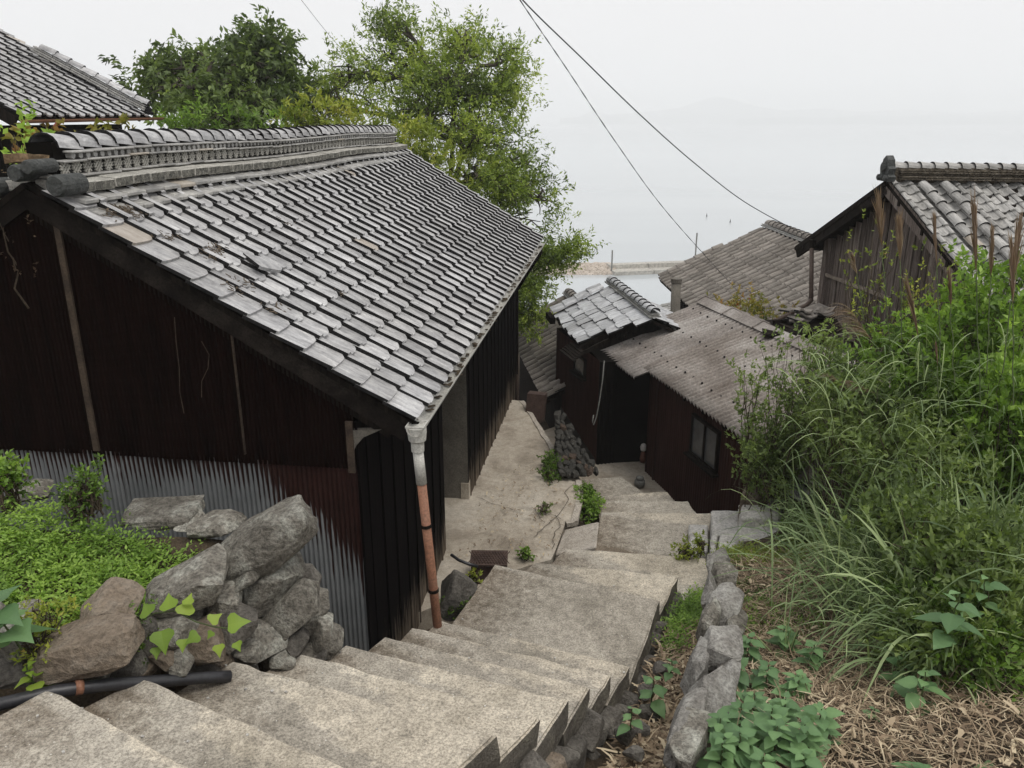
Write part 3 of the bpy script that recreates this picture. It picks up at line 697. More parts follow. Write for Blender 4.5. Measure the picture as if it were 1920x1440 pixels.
# walls.  corner WA, far end WE
WA = V(-1.13, 5.36, 0); WE = V(0.06, 13.5, 0); WD = (WE - WA).normalized(); WN = V(WD.y, -WD.x, 0)      # WN points to the stairs
G1 = V(-0.9911, 0.1333, 0); GN = V(-G1.y, G1.x, 0)
GN = V(-0.1333, -0.9911, 0)
def wall_top(t):              # underside of the roof above the gable, t metres left of the corner
    e = 0.43 + t
    if e > 2.65: e = 5.3 - e
    return C1.z + e * math.tan(math.radians(TH)) - 0.16
def corr_panel(name, O, A, Nn, width, z0, z1, pitch, amp, mat, parent, t0=0.0, topf=None, n_per=6, label=None, rows=1, kind=None):
    n = max(2, int(width / pitch * n_per)); vs = []; co = []
    for r in range(rows + 1):
        for i in range(n + 1):
            t = width * i / n; zt = z1 if topf is None else min(z1, topf(t0 + t))
            w = math.cos((t0 + t) / pitch * 2 * math.pi)
            z = z0 + (zt - z0) * r / rows
            p = O + A * t + Nn * (amp * w); vs.append((p.x, p.y, z)); co += [t0 + t, z, -w]
    fs = [(r * (n + 1) + i, r * (n + 1) + i + 1, (r + 1) * (n + 1) + i + 1, (r + 1) * (n + 1) + i) for r in range(rows) for i in range(n)]
    m = MB().add(vs, fs); me = m.mesh(name, mat, smooth=True)
    a = me.attributes.new('wallco', 'FLOAT_VECTOR', 'POINT'); a.data.foreach_set('vector', co)
    return link(name, me, parent, label=label, kind=kind)
gw = MB(); 
gp = [WA + G1 * t for t in (0.02, 4.35)]
def poly_wall(name, pts_top, mat, parent):
    m = MB(); n = len(pts_top)
    vs = [(p.x, p.y, -4.9) for p in pts_top] + [tuple(p) for p in pts_top]
    return m.add(vs, [(i, i + 1, n + i + 1, n + i) for i in range(n - 1)]).build(name, mat, parent)
core = [WA + G1 * t + Z * wall_top(t) - GN * 0.06 for t in (0.05, 1.0, 2.22, 3.3, 4.35)]
poly_wall('gable_core', core, M['black'], house)
SEAM = -2.40
t = 0.0; k = 0
while t < 4.3:
    w = min(0.62, 4.34 - t)
    corr_panel('lower_sheet', WA + G1 * t + GN * (0.006 * (k % 2)), G1, GN, w + 0.02, -4.6, SEAM, 0.038, 0.009, M['gablesheet'], house, t0=t, rows=1, label='galvanised sheet with rust runs')
    t += 0.62; k += 1
t = 0.0; k = 0
while t < 4.3:
    w = min(0.76, 4.34 - t)
    corr_panel('upper_sheet', WA + G1 * t + GN * (0.014 + 0.006 * (k % 2)), G1, GN, w + 0.02, SEAM - 0.03, 0.3, 0.032, 0.007, M['rustdark'], house, t0=t, topf=wall_top)
    t += 0.76; k += 1
# battens on the gable
for (t, w, z0, z1) in ((2.03, 0.045, SEAM + .01, None), (0.84, 0.009, SEAM + .05, None), (0.03, 0.05, SEAM - .05, -2.05)):
    p = WA + G1 * t + GN * 0.035; zt = (wall_top(t) - .02) if z1 is None else z1
    MB().box(V(p.x, p.y, (z0 + zt) / 2), (w, 0.02, zt - z0), G1, GN, Z).build('batten', M['batten'], house)
br = MB(); p = WA + G1 * 0.05 + GN * 0.03   # curved plastered corner bracket
br.add([p + Z * -2.33 - G1 * .02, p + Z * -2.12 - G1 * .02, p + Z * -2.1 - G1 * .26, p + Z * -2.17 - G1 * .12, p + Z * -2.24 - G1 * .06], [(0, 1, 2, 3, 4)])
br.add([p + Z * -2.33 - GN * .04, p + Z * -2.12 - GN * .04, p + Z * -2.1 - G1 * .26 - GN * .04, p + Z * -2.17 - G1 * .12 - GN * .04, p + Z * -2.24 - G1 * .06 - GN * .04], [(4, 3, 2, 1, 0)])
br.build('bracket', M['plaster'], house)
# dangling dry vine stems on the gable
for (uv) in ([(327, 595), (330, 640), (336, 690), (337, 735), (345, 775)], [(378, 640), (392, 665), (390, 690), (378, 715), (378, 745)]):
    pts = []
    for (u, v) in uv:
        r = ray(u, v); o = WA + GN * 0.05; s = o.dot(GN) / r.dot(GN); pts.append(r * s)
    MB().tube(pts, 0.003, 5).build('dry_vine', M['batten'], house)
# side wall of boards
def board_wall(A, s0, s1, z0, top, w, mat, parent, name='plank', off=0.0, orig=WA, Nn=WN, th=0.02):
    s = s0; k = 0; protos = {}
    while s < s1 - 0.02:
        ww = min(w, s1 - s)
        key = round(ww, 2)
        if key not in protos:
            protos[key] = MB().box((0, 0, 0), (ww - 0.006, th, top - z0)).mesh(name, mat)
        Mx = Matrix((A, Nn, Z)).transposed().to_4x4()
        Mx.translation = orig + A * (s + ww / 2) + Nn * (off + 0.004 * (k % 2) + random.uniform(0, .006)) + Z * ((top + z0) / 2 + random.uniform(-.01, .01))
        link(name, protos[key], parent, Mx)
        if k % 2 == 0:
            pass
        s += ww; k += 1
LW = (WE - WA).length
s_rec0, s_rec1 = 2.62, 3.9
EZ = -2.12
board_wall(WD, 0.0, s_rec0, -4.75, EZ + 0.05, 0.16, M['worn'], house)
board_wall(WD, s_rec1, LW, -4.75, EZ + 0.05, 0.16, M['worn'], house)
# thin cover strips on the boards
for s in np.arange(0.16, LW, 0.32):
    if s_rec0 - .05 < s < s_rec1: continue
    p = WA + WD * float(s) + WN * 0.026
    MB().box(V(p.x, p.y, (-4.72 + EZ) / 2) + WD * random.uniform(-.02, .02), (random.uniform(.016, .03), 0.011, EZ + 4.72), WD, WN, Z).build('cover_strip', M['worn'], house)
# recess with pale jamb
p = WA + WD * s_rec0 - WN * 0.35
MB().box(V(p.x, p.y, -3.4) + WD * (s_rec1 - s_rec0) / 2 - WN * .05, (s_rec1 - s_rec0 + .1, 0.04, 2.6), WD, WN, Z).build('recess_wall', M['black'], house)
p = WA + WD * (s_rec1 + 0.02) - WN * 0.2
MB().box(V(p.x, p.y, -3.42), (0.05, 0.42, 2.42), WD, WN, Z).build('door_jamb', M['plaster'], house)
p = WA + WD * (s_rec0 - 0.02) - WN * 0.2
MB().box(V(p.x, p.y, -3.42), (0.04, 0.38, 2.4), WD, WN, Z).build('door_jamb', M['wooddark'], house)
p = WA + WD * (s_rec1 + 0.06) - WN * 0.03
MB().box(V(p.x, p.y, -4.5), (0.16, 0.1, 0.24), WD, WN, Z).build('jamb_foot', M['terrace'], house)
p = WA + WD * LW / 2 - WN * .1
MB().box(V(p.x, p.y, -3.4) - WN * .35, (LW - .1, .05, 2.6), WD, WN, Z).build('inner_wall', M['black'], house)
pf = WE + G1 * 2.1
MB().box(V(pf.x, pf.y, -3.4), (4.3, .05, 2.8), G1, GN, Z).build('back_wall', M['wooddark'], house)
# gutter + downpipes
GZ = C1.z - 0.035
g0 = C1 - H1 * 0.035 + A1 * -0.06; g1 = C1 - H1 * 0.035 + A1 * (ROOFL + .02)
def gutter(name, p, q, r, mat, parent, n=9, th=0.004):
    d = (q - p).normalized(); x = V(d.y, -d.x, 0).normalized(); m = MB(); vs = []
    for pt in (p, q):
        for rr in (r, r - th):
            for k in range(n):
                a = math.pi * k / (n - 1); vs.append(pt + x * (math.cos(a) * rr) - Z * (math.sin(a) * rr))
    for k in range(n - 1):
        m.f.append([k, k + 1, 2 * n + k + 1, 2 * n + k]); m.f.append([n + k, 3 * n + k, 3 * n + k + 1, n + k + 1])
        m.f.append([k, n + k, n + k + 1, k + 1]); m.f.append([2 * n + k, 2 * n + k + 1, 3 * n + k + 1, 3 * n + k])
    for a, b in ((0, n), (n - 1, 2 * n - 1)): m.f.append([a, b, b + 2 * n, a + 2 * n])
    m.v = [tuple(v) for v in vs]; m.m = [0] * len(m.f)
    return m.build(name, mat, parent)
g0.z = GZ; g1.z = GZ - 0.02
gut = gutter('gutter', g0, g1, 0.06, M['pvc'], house)
li = MB()
for i in range(80):
    tt = random.random() ** 0.8
    p = g0.lerp(g1, 0.05 + 0.9 * tt) + V(random.uniform(-.035, .035), 0, -0.036)
    li.box(p, (0.03, 0.06, 0.006), V(math.cos(i), math.sin(i), 0), V(-math.sin(i), math.cos(i), 0), Z)
li.build('gutter_litter', M['soil'], gut, kind='stuff')
dp = thing('downpipe', at_d(800, 1000, 5.9), 'leaning downpipe at the house corner, white above and copper brown below', 'downpipe')
hp = g0 + A1 * 0.07; hp.z = GZ - .02
hopper = MB(); hopper.tube([hp + Z * .01, hp - Z * .03, hp - Z * .085, hp - Z * .1, hp - Z * .17], [.066, .068, .062, .047, .046], 16); hopper.build('hopper', M['pvc'], dp, smooth=False)
hr = MB(); 
for a_, b_ in (((-1, -1), (1, -1)), ((1, -1), (1, 1)), ((1, 1), (-1, 1)), ((-1, 1), (-1, -1))):
    hr.beam(hp + (A1 * a_[0] * .07 + H1 * a_[1] * .062) + Z * .03, hp + (A1 * b_[0] * .07 + H1 * b_[1] * .062) + Z * .03, .008, .012)
hr.build('hopper_rim', M['pvc'], dp)
pb = at_d(819, 1160, 6.05); ptop = hp - Z * .16; pm = ptop.lerp(pb, 0.19)
MB().tube([ptop, pm], 0.038, 16).build('upper_pipe', M['pvc'], dp, smooth=True)
MB().tube([pm + (pm - pb).normalized() * .01, pb - (pm - pb).normalized() * 0.5], 0.034, 16).build('lower_pipe', M['copper'], dp, smooth=True)
for f_ in (.3, .78):
    c = pm.lerp(pb, f_); MB().tube([c - (pb - pm).normalized() * .012, c + (pb - pm).normalized() * .012], .039, 14).build('bracket', M['wooddark'], dp)
dp2 = thing('downpipe', at_d(969, 745, 14.3), 'rusty brown downpipe at the far end of the long dark wall', 'downpipe')
a = at_d(968, 530, 14.6); b = at_d(970, 752, 14.05)
MB().tube([a + Z * 0.25, a, b], 0.035, 10).build('pipe', M['pipebrown'], dp2, smooth=True)
e0 = C1 + A1 * (ROOFL - 0.4) - Z * .09 - H1 * .03
MB().tube([e0, e0 - Z * .12, a - Z * .15], 0.032, 8).build('elbow', M['wooddark'], dp2, smooth=True)
rk = at_d(973, 752, 13.9)
# loose things on the roof: leaf litter, a slipped tile, a green leaf
lt = MB()
for (s, r, n) in ((0.35, 2.55, 130), (0.6, 1.95, 60), (0.32, 1.6, 40), (0.3, 1.25, 25), (0.95, 2.9, 30), (3.3, 1.1, 8), (2.2, 2.0, 8), (0.35, 2.2, 30), (1.3, 1.1, 6)):
    for i in range(n):
        p = C1 + A1 * (s + random.gauss(0, .08)) + S1 * (r + random.gauss(0, .05)) + N1 * 0.04
        a = random.uniform(0, 6.28); X = (A1 * math.cos(a) + S1 * math.sin(a)); Y = N1.cross(X)
        lt.box(p + N1 * random.uniform(0, .015), (random.uniform(.015, .06), random.uniform(.004, .012), .003), X, Y, N1)
props(lt.build('leaf_litter', M['twig'], None), 'small drifts of dead needles and twigs lying on the big grey roof', 'leaf litter', kind='stuff')
lb_ = tile_mesh('slipped_tile', 0.24, 0.2, [M['tile'], M['tilerim']], 'flat')
Mx = frame(C1 + A1 * 0.72 + S1 * 1.62 + N1 * 0.055, (A1 * .85 - S1 * .5).normalized(), (S1 * .85 + A1 * .5).normalized())
props(link('loose_tile', lb_, None, Mx), 'loose broken tile lying askew on the big roof near its verge', 'tile')
# ------------------------------------------------------------------ the other houses
def hdir(u_vp):               # horizontal direction whose lines run to pixel column u_vp on the horizon, pointing away from the viewer
    a = (u_vp - 960) / F; y = 1.0; x = a * y * CP
    return V(x, y, 0).normalized()
def simple_wall(name, p, q, z0, z1, mat, parent, th=0.05, pitch=None):
    p = V(p.x, p.y, 0); q = V(q.x, q.y, 0); d = (q - p); L = d.length; d.normalize(); n_ = V(-d.y, d.x, 0)
    if pitch:
        return corr_panel(name, p, d, n_, L, z0, z1, pitch, 0.009, mat, parent)
    return MB().box((p + q) / 2 + Z * ((z0 + z1) / 2), (L, th, z1 - z0), d, n_, Z).build(name, mat, parent)
def ridge_line(parent, p, q, w=0.13, mats=None, layers=3, spacing=0.235, h=0.035, name='ridge', lap=True):
    mats = mats or M['tile']
    d = (q - p); L = d.length; d.normalize(); side = d.cross(Z).normalized(); up = side.cross(d)
    r = MB()
    for k in range(layers):
        ww = w * 2.0 - k * 0.05
        n = max(1, int(L / 0.3))
        for i in range(n):
            c = p + d * ((i + .5) * L / n) + up * (0.02 + k * h)
            r.box(c + side * random.uniform(-.006, .006), (ww, L / n - 0.008, h * .72), side, d, up)
    rr = r.build(name, M['tilecap'] if layers else mats, parent)
    cm = cap_mesh('cap_tile', w * 0.8, spacing * 1.15, [mats, M['tilerim']], n=7)
    n = int(L / spacing)
    for i in range(n):
        Mx = Matrix((side, d, up)).transposed().to_4x4(); Mx.translation = p + d * (i * spacing) + up * (0.02 + layers * h - 0.01)
        link('cap_tile', cm, rr, Mx @ Matrix.Rotation(random.gauss(0, .02), 4, 'Z'))
    return rr
def roll_line(parent, p, q, r, mats, spacing=0.26, name='roll_tile'):
    d = (q - p); L = d.length; d.normalize(); side = d.cross(Z).normalized(); up = side.cross(d)
    cm = cap_mesh(name, r, spacing * 1.12, [mats, M['tilerim']], n=8)
    for i in range(int(L / spacing)):
        Mx = Matrix((side, d, up)).transposed().to_4x4(); Mx.translation = p + d * (i * spacing)
        link(name, cm, parent, Mx @ Matrix.Rotation(random.gauss(0, .02), 4, 'Z'))
def onigawara(parent, c, fwd, s=1.0, mat=None):
    """ridge end ornament facing along -fwd"""
    side = fwd.cross(Z).normalized(); m = MB(); mat = mat or M['tilecap']
    prof = [(-.17, 0), (-.2, .07), (-.13, .1), (-.16, .18), (-.1, .22), (-.09, .3), (0, .36), (.09, .3), (.1, .22), (.16, .18), (.13, .1), (.2, .07), (.17, 0)]
    n = len(prof)
    for k, off in enumerate((-.05, .05)):
        for (x, z) in prof: m.v.append(tuple(c + side * x * s + Z * z * s + fwd * off * s))
    m.f.append(list(range(n))); m.f.append([n + i for i in range(n)][::-1])
    for i in range(n):
        j = (i + 1) % n; m.f.append([i, n + i, n + j, j])
    m.m = [0] * len(m.f)
    for (x, z, r) in ((0, .2, .07), (-.11, .05, .045), (.11, .05, .045), (0, .07, .05)):
        p = c + side * x * s + Z * z * s - fwd * .05 * s
        m.tube([p, p - fwd * .035 * s, p - fwd * .05 * s], [r * s, r * s, r * .5 * s], 10)
    return m.build('ridge_ornament', mat, parent)

# --- silver roofed cottage
EA = at_z(1087, 652, -3.57); EB = at_z(1036, 588, -3.57)
Ad = (EB - EA); Ad.z = 0; wl_ = Ad.length; Ad.normalize(); Hh = V(Ad.y, -Ad.x, 0)      # Hh: up slope, to the right
cot = thing('cottage', (1.6, 13.6, -5.4), 'narrow brown cottage with silvery patched tile roof beyond the stairs', 'house')
Ss = slope_dir(Hh, 26)
EAn = EA - Ad * 0.40; wl_ -= .2
ro = deck(cot, EAn + Ad * .5, Ad, Ss, wl_ + .1, 1.25, 0.05, M['wooddark'], 'roof')
t_sil = tile_mesh('tile', 0.262, 0.235, [M['tilesilver'], M['tilerim']], 'wave')
t_silf = tile_mesh('tile', 0.262, 0.235, [M['tilesilver'], M['tilerim']], 'flat', th=0.03)
tile_roof(ro, EAn, Ad, Ss, int((wl_ + .6) / .262), 5, 0.262, 0.235, t_silf, jit=3.2, seed=5, skip=lambda r_, c_: (c_ == 0 and r_ < 4) or (c_ == 1 and r_ < 2))
rdz = EA.z + 1.1 * math.tan(math.radians(26))
RA = EAn + Hh * 1.12; RA.z = rdz + .02; RB = RA + Ad * (wl_ + .7)
ridge_line(cot, RA, RB, 0.095, M['tilesilver'], 2)
EC = RA + Hh * 1.15; EC.z = EA.z - .05
Sr = slope_dir(-Hh, 26)
ro2 = deck(cot, EC + Ad * .2, Ad, Sr, wl_ + .4, 1.25, 0.05, M['wooddark'], 'back_roof')
fr = frame(EC + Ad * (wl_ + .6), -Ad, Sr)
for r in range(5):
    for c in range(int((wl_ + .6) / .262)):
        link('tile', t_sil, ro2, fr @ Matrix.Translation((c * .262, r * .235, 0)) @ Matrix.Rotation(random.gauss(0, .03), 4, 'Z'))
Nn_ = Ad.cross(Ss); Nn_ = Nn_ if Nn_.z > 0 else -Nn_
for off in (0.02, 0.2):
    roll_line(ro, EAn + Ad * (wl_ + .6 - off) + Nn_ * .06, EAn + Ad * (wl_ + .6 - off) + Ss * 1.15 + Nn_ * .06, 0.07, M['tilesilver'])
# walls of the cottage
CW0 = at_z(1118, 872, -5.4); CW1 = CW0 + hdir(515) * 2.1
simple_wall('side_wall', CW0, CW1, -5.9, -3.62, M['rustwall'], cot, pitch=0.064)
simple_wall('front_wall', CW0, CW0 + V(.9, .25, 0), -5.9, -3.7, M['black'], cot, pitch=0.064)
simple_wall('far_wall', CW1, CW1 + Hh * 1.8, -5.9, -3.6, M['wooddark'], cot)
cc = CW0 + hdir(515) * 1.0 + Hh * .9
MB().box(V(cc.x, cc.y, -4.7), (1.5, 1.9, 2.1), Hh, Ad, Z).build('inner_core', M['black'], cot)
# small window with lintel and sill in the side wall
def wall_pt(u, v, P, d):
    r = ray(u, v); n_ = V(-d.y, d.x, 0); return r * (P.dot(n_) / r.dot(n_))
dd = (CW1 - CW0).normalized(); out_ = V(-dd.y, dd.x, 0); 
if out_.dot(V(-1, -1, 0)) < 0: out_ = -out_
def window_frame(parent, P, d, out, u0, u1, vt, vb, mat, panes=1, depth=0.05, label=None, sw=0.035):
    a = wall_pt(u0, vb, P, d); b = wall_pt(u1, vb, P, d); t_ = wall_pt((u0 + u1) / 2, vt, P, d); bt = wall_pt((u0 + u1) / 2, vb, P, d)
    z0, z1 = bt.z, t_.z; L = (V(b.x - a.x, b.y - a.y, 0)).length; e = (V(b.x - a.x, b.y - a.y, 0)).normalized(); c = V((a.x + b.x) / 2, (a.y + b.y) / 2, (z0 + z1) / 2) + out * 0.02
    w_ = MB()
    for s in (-1, 1):
        w_.box(c + e * s * (L / 2), (sw, depth, z1 - z0 + sw), e, out, Z)
        w_.box(c + Z * s * (z1 - z0) / 2, (L + sw, depth + .01, sw), e, out, Z)
    w_ = w_.build('window', mat, parent, label=label)
    for k in range(panes):
        cx_ = c + e * (-L / 2 + (k + .5) * L / panes)
        MB().box(cx_ + out * (0.006 - .008 * k), (L / panes - .012, 0.006, z1 - z0 - .03), e, out, Z).build('pane', M['glass'], w_)
        if k: MB().box(c + e * (-L / 2 + k * L / panes) + out * .01, (0.03, .03, z1 - z0 - .04), e, out, Z).build('sash', mat, w_)
    MB().box(c - Z * ((z1 - z0) / 2 + .03) + out * .04, (L + .12, .1, .03), e, out, Z).build('sill', mat, w_)
    return c, e, L
c_, e_, L_ = window_frame(cot, CW0, dd, out_, 1080, 1099, 668, 700, M['wooddark'], 1)
aw = MB(); L_ -= .3
for k in range(5): aw.box(c_ + Z * (.3 - .02 * k) + out_ * (.06 + .05 * k) + e_ * (.02 * k), (L_ + .45, .07, .02), e_, out_, Z)
aw.build('window_hood', M['woodbeam'], cot)
eb = EB + Z * -.06; MB().box(eb - Hh * .02 + Z * -.05 + Ad * .1, (.1, .5, .12), Hh, Ad, Z).build('beam_end', M['woodbeam'], cot)
for i in range(5):
    a = EAn + Ad * (.3 + i * .5) - Nn_ * .07 - Ss * .02; MB().beam(a, a + Ss * .5, .045, .06, up=Nn_).build('rafter', M['wooddark'], cot)
gt = [EAn - Nn_ * .05 + Hh * .04, RA - Z * .05, EC - Hh * .04 - Z * .05]  # added dark triangle closing the roof gap; its colour stands for verge shadow
gt = [g + Ad * .56 for g in gt]
MB().add([V(gt[0].x, gt[0].y, -4.2), V(gt[2].x, gt[2].y, -4.2), gt[2], gt[1], gt[0]], [(0, 1, 2, 3, 4)]).build('gable_wall', M['wooddark'], cot)
# pipe on the wall
pp = [at_d(u, v, 12.35) for u, v in ((1133, 676), (1130, 710), (1124, 752), (1118, 783), (1113, 797), (1111, 790), (1113, 778))]
props(MB().tube(pp, 0.009, 7).build('vent_hose', M['potgrey'], None, smooth=True), 'thin pale pipe hanging down the brown cottage wall and hooked at its end', 'pipe')

# --- brown shed with corrugated roof
ZE = -3.62
FA = at_z(1110, 642, ZE); FB = at_z(1191, 701, ZE); FC = at_z(1207, 692, ZE); FD0 = at_z(1440, 857, ZE)
shed = thing('shed', (3.0, 10.5, -5.4), 'low dark red brown shed with corrugated cement roof and a sliding window', 'shed')
Ed = (FD0 - FC); Ed.z = 0; Ed.normalize(); Hs = V(-Ed.y, Ed.x, 0)        # towards ridge (right)
if Hs.x < 0: Hs = -Hs
ANG = 17.5; Sh = slope_dir(Hs, ANG)
def corr_roof(name, O, A, S, la, ls, pitch, amp, mat, parent, n_per=6, lap=0.0, label=None):
    Nn2 = A.cross(S).normalized(); Nn2 = Nn2 if Nn2.z > 0 else -Nn2
    n = int(la / pitch * n_per); vs = []
    rows = 6
    for j in range(rows + 1):
        for i in range(n + 1):
            t = la * i / n
            vs.append(O + A * t + S * (ls * j / rows) + Nn2 * (amp * math.cos(2 * math.pi * t / pitch) + 0.012 * noise.noise(Vector((t * 1.2, j * .7, 3))) - .0))
    for i in range(n + 1):
        t = la * i / n; vs.append(O + A * t + Nn2 * (amp * math.cos(2 * math.pi * t / pitch) - 0.012))
    fs = [(j * (n + 1) + i, j * (n + 1) + i + 1, (j + 1) * (n + 1) + i + 1, (j + 1) * (n + 1) + i) for j in range(rows) for i in range(n)]
    b = (rows + 1) * (n + 1); fs += [(b + i, b + i + 1, i + 1, i) for i in range(n)]
    return MB().add(vs, fs).build(name, mat, parent, smooth=True, label=label)
Lr = 5.4
fa = (FA - FC).length
RUN = 1.86; SL = RUN / math.cos(math.radians(ANG))
roofs = []
backset = (FB - FC).dot(Hs)
# left part reaches lower: starts 'backset' further down the slope
La = (FC - FA).dot(Ed); Ed2 = V(FB.x - FA.x, FB.y - FA.y, 0); La2 = Ed2.length; Ed2.normalize(); OL = FA.copy(); OL.z -= (FC - FA).dot(Hs) * math.tan(math.radians(ANG)) + .01
Nsh = Ed.cross(Sh).normalized(); Nsh = Nsh if Nsh.z > 0 else -Nsh
sr = MB().box(FC + Ed * (Lr / 2 - .55) + Sh * (SL / 2 + .15) - Nsh * .07, (Lr + La - .7, SL - .4, .03), Ed, Sh, Nsh).build('roof', M['wooddark'], shed)
nsh = 0
x = 0.0
for (o, la, ls, mt_) in ((OL, La2, SL + (FC - FA).dot(Hs) / math.cos(math.radians(ANG)) - .04, M['asbestos']),):
    k = 0; t = 0
    while t < la - .05:
        w = min(0.72, la - t)
        corr_roof('roof_sheet', o + Ed2 * t + Nsh * (.02 + .006 * (k % 2)), Ed2, Sh, w + .02, ls, 0.1, 0.03, mt_, sr); t += .72; k += 1
t = 0; k = 0
while t < Lr:
    corr_roof('roof_sheet', FC + Ed * t + Nsh * (.012 + .006 * (k % 2)), Ed, Sh, .82, SL, 0.1, 0.032, M['asbestosd'], sr); t += .8; k += 1
# bolts in rows
bl = MB()
for row in (0.35, 1.0, 1.6):
    for i in range(26):
        t = -La + .2 + i * .27 + random.uniform(-.03, .03)
        p = FC + Ed * t + Sh * (row + random.uniform(-.02, .02)) + Nsh * .04
        bl.tube([p - Nsh * .01, p + Nsh * .012], 0.014, 6)
bl.build('roof_bolts', M['tilerim'], sr, kind='stuff')
# ridge caps
RS = FC - Ed * La + Sh * SL; RS = RS + Nsh * .045
k = 0; t = -.05
while t < La + Lr:
    m = MB(); p = RS + Ed * t; L = .98
    Sb = slope_dir(-Hs, ANG); pts = []
    for s_, o_ in ((-0.17, -.05), (-.07, .0), (0, .035), (.07, .0), (.17, -.05)): pts.append(Hs * s_ + Z * (o_ + .01))
    vs = [p + q for q in pts] + [p + Ed * L + q - Z * .008 for q in pts]
    m.add(vs, [(i, i + 1, 5 + i + 1, 5 + i) for i in range(4)])
    vs2 = [p + q - Z * .02 for q in pts]; m.add([p + q for q in pts] + vs2, [(i, i + 1, 5 + i + 1, 5 + i) for i in range(4)])
    roll = [p + Ed * .02 + q * 1.04 + Z * .012 for q in pts]; m.tube(roll, .016, 6)
    m.build('ridge_cap', M['asbestos'], sr); t += .93; k += 1
Sback = slope_dir(-Hs, ANG + 3)
OB = FC - Ed * La + Hs * (RUN * 2); OB.z = RS.z - RUN * math.tan(math.radians(ANG + 3))
t = 0
while t < La + Lr - .3:
    corr_roof('back_sheet', OB + Ed * t, Ed, Sback, .74, RUN / math.cos(math.radians(ANG + 3)), 0.085, 0.02, M['asbestos'], sr); t += .72
# walls
SW0 = at_z(1210, 884, -5.4)
SW1 = SW0 + Ed * 5.0
fd = [Ed]
corr_panel('front_wall', V(SW0.x, SW0.y, 0), Ed, -Hs, 5.0, -6.0, ZE + .02, 0.064, 0.008, M['rustwall'], shed)
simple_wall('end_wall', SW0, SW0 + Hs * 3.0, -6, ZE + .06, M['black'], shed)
for (u, wd) in ((1232, .03), (1412, .02)):
    a = wall_pt(u, 800, SW0, Ed); MB().box(V(a.x, a.y, -4.7) - Hs * .02, (wd, .02, 2.0), Ed, Hs, Z).build('wall_batten', M['rustwall'] if wd > .02 else M['batten'], shed)
wu = window_frame(shed, V(SW0.x, SW0.y, 0), Ed, -Hs, 1297, 1347, 790, 866, M['wooddark'], 2, .06)
MB().box(V(SW0.x, SW0.y, 0) + Ed * 2.5 + Hs * 1.4 + Z * -4.9, (4.6, 1.9, 2.2), Ed, Hs, Z).build('inner_core', M['black'], shed)
for i in range(9):
    a = FC + Ed * (.1 + i * .55) - Nsh * .1 + Sh * .04; MB().beam(a, a + Sh * .6, .04, .06, up=Nsh).build('rafter', M['wooddark'], shed)
a = SW0 - Ed * .1 + Hs * .2; 
# things by the shed door
oc = at_z(1205, 866, -5.38)
orn = thing('doll_ornament', oc, 'little white headed figure ornament standing by the shed door', 'ornament')
MB().tube([oc, oc + Z * .05, oc + Z * .16, oc + Z * .2], [.045, .055, .04, .02], 10).build('body', M['ornred'], orn, smooth=True)
MB().tube([oc + Z * .19, oc + Z * .21, oc + Z * .26, oc + Z * .31, oc + Z * .33], [.015, .045, .055, .04, .01], 10).build('head', M['ornament'], orn, smooth=True)
oc = at_z(1199, 912, -5.38)
pot = thing('stone_pot', oc, 'squat grey stone pot with a lid at the wall foot below the shed window', 'pot')
MB().tube([oc, oc + Z * .04, oc + Z * .1, oc + Z * .12], [.06, .085, .08, .055], 14).build('pot_body', M['potgrey'], pot, smooth=True)
MB().tube([oc + Z * .12, oc + Z * .135, oc + Z * .16, oc + Z * .175], [.045, .065, .055, .02], 14).build('lid', M['potgrey'], pot, smooth=True)
oc = at_z(1168, 838, -5.38)
bx = thing('small_crate', oc, 'small dim box standing in the dark doorway corner', 'box')
MB().box(oc + Z * .12 + V(.1, .1, 0), (.22, .2, .24)).build('box_body', M['rustbox'], bx); MB().box(oc + Z * .25 + V(.1, .1, 0), (.25, .23, .02)).build('lid', M['potgrey'], bx)

# --- brown tiled roof down the alley (left of the cottage)
Ga = at_z(1016, 746, -4.82); Gb = at_z(974, 664, -4.82)
Ag = (Gb - Ga); Ag.z = 0; Ag.normalize(); Hg = V(Ag.y, -Ag.x, 0); Sg = slope_dir(Hg, 30)
alley = thing('alley_house', (1.1, 16, -6), 'half hidden house with mossy brown tile roof down the alley', 'house')
Lg = 5.2
rg_ = deck(alley, Ga - Ag * .2, Ag, Sg, Lg, 1.7, .05, M['wooddark'], 'roof')
t_br = tile_mesh('tile', 0.28, 0.27, [M['tilebrown'], M['tilerim']], 'roll', th=.03)
tile_roof(rg_, Ga - Ag * .2, Ag, Sg, int(Lg / .28), 6, .28, .27, t_br, seed=8)
RGa = Ga + Sg * 1.66; ridge_line(alley, RGa + Z * .03 - Ag * .2, RGa + Ag * 4.9 + Z * .03, .12, M['tilebrown'], 2)
EG = Ga + Hg * 2.9; S2 = slope_dir(-Hg, 30)
rb_ = deck(alley, EG - Ag * .2, Ag, S2, Lg, 1.65, .05, M['wooddark'], 'back_roof')
copies_joined('back_tiles', t_br, [frame(EG + Ag * 4.9, -Ag, S2) @ Matrix.Translation((c * .28, r * .27, 0)) for r in range(6) for c in range(18)], [M['tilebrown'], M['tilerim']], rb_)
simple_wall('side_wall', Ga + Hg * .3, Ga + Hg * .3 + Ag * 4.8, -7, -4.8, M['wooddark'], alley)
simple_wall('end_wall', Ga + Hg * .3, Ga + Hg * 2.6, -7, -4.75, M['wooddark'], alley)
p = at_d(1005, 762, 13.2)
props(MB().box(p, (.3, .15, .45), V(.9, -.3, 0).normalized(), V(.3, .9, 0).normalized(), V(.1, .2, 1).normalized()).build('rusty_drum', M['rustbox'], None), 'rusty reddish sheet leaning in the dark gap past the terrace end', 'sheet')

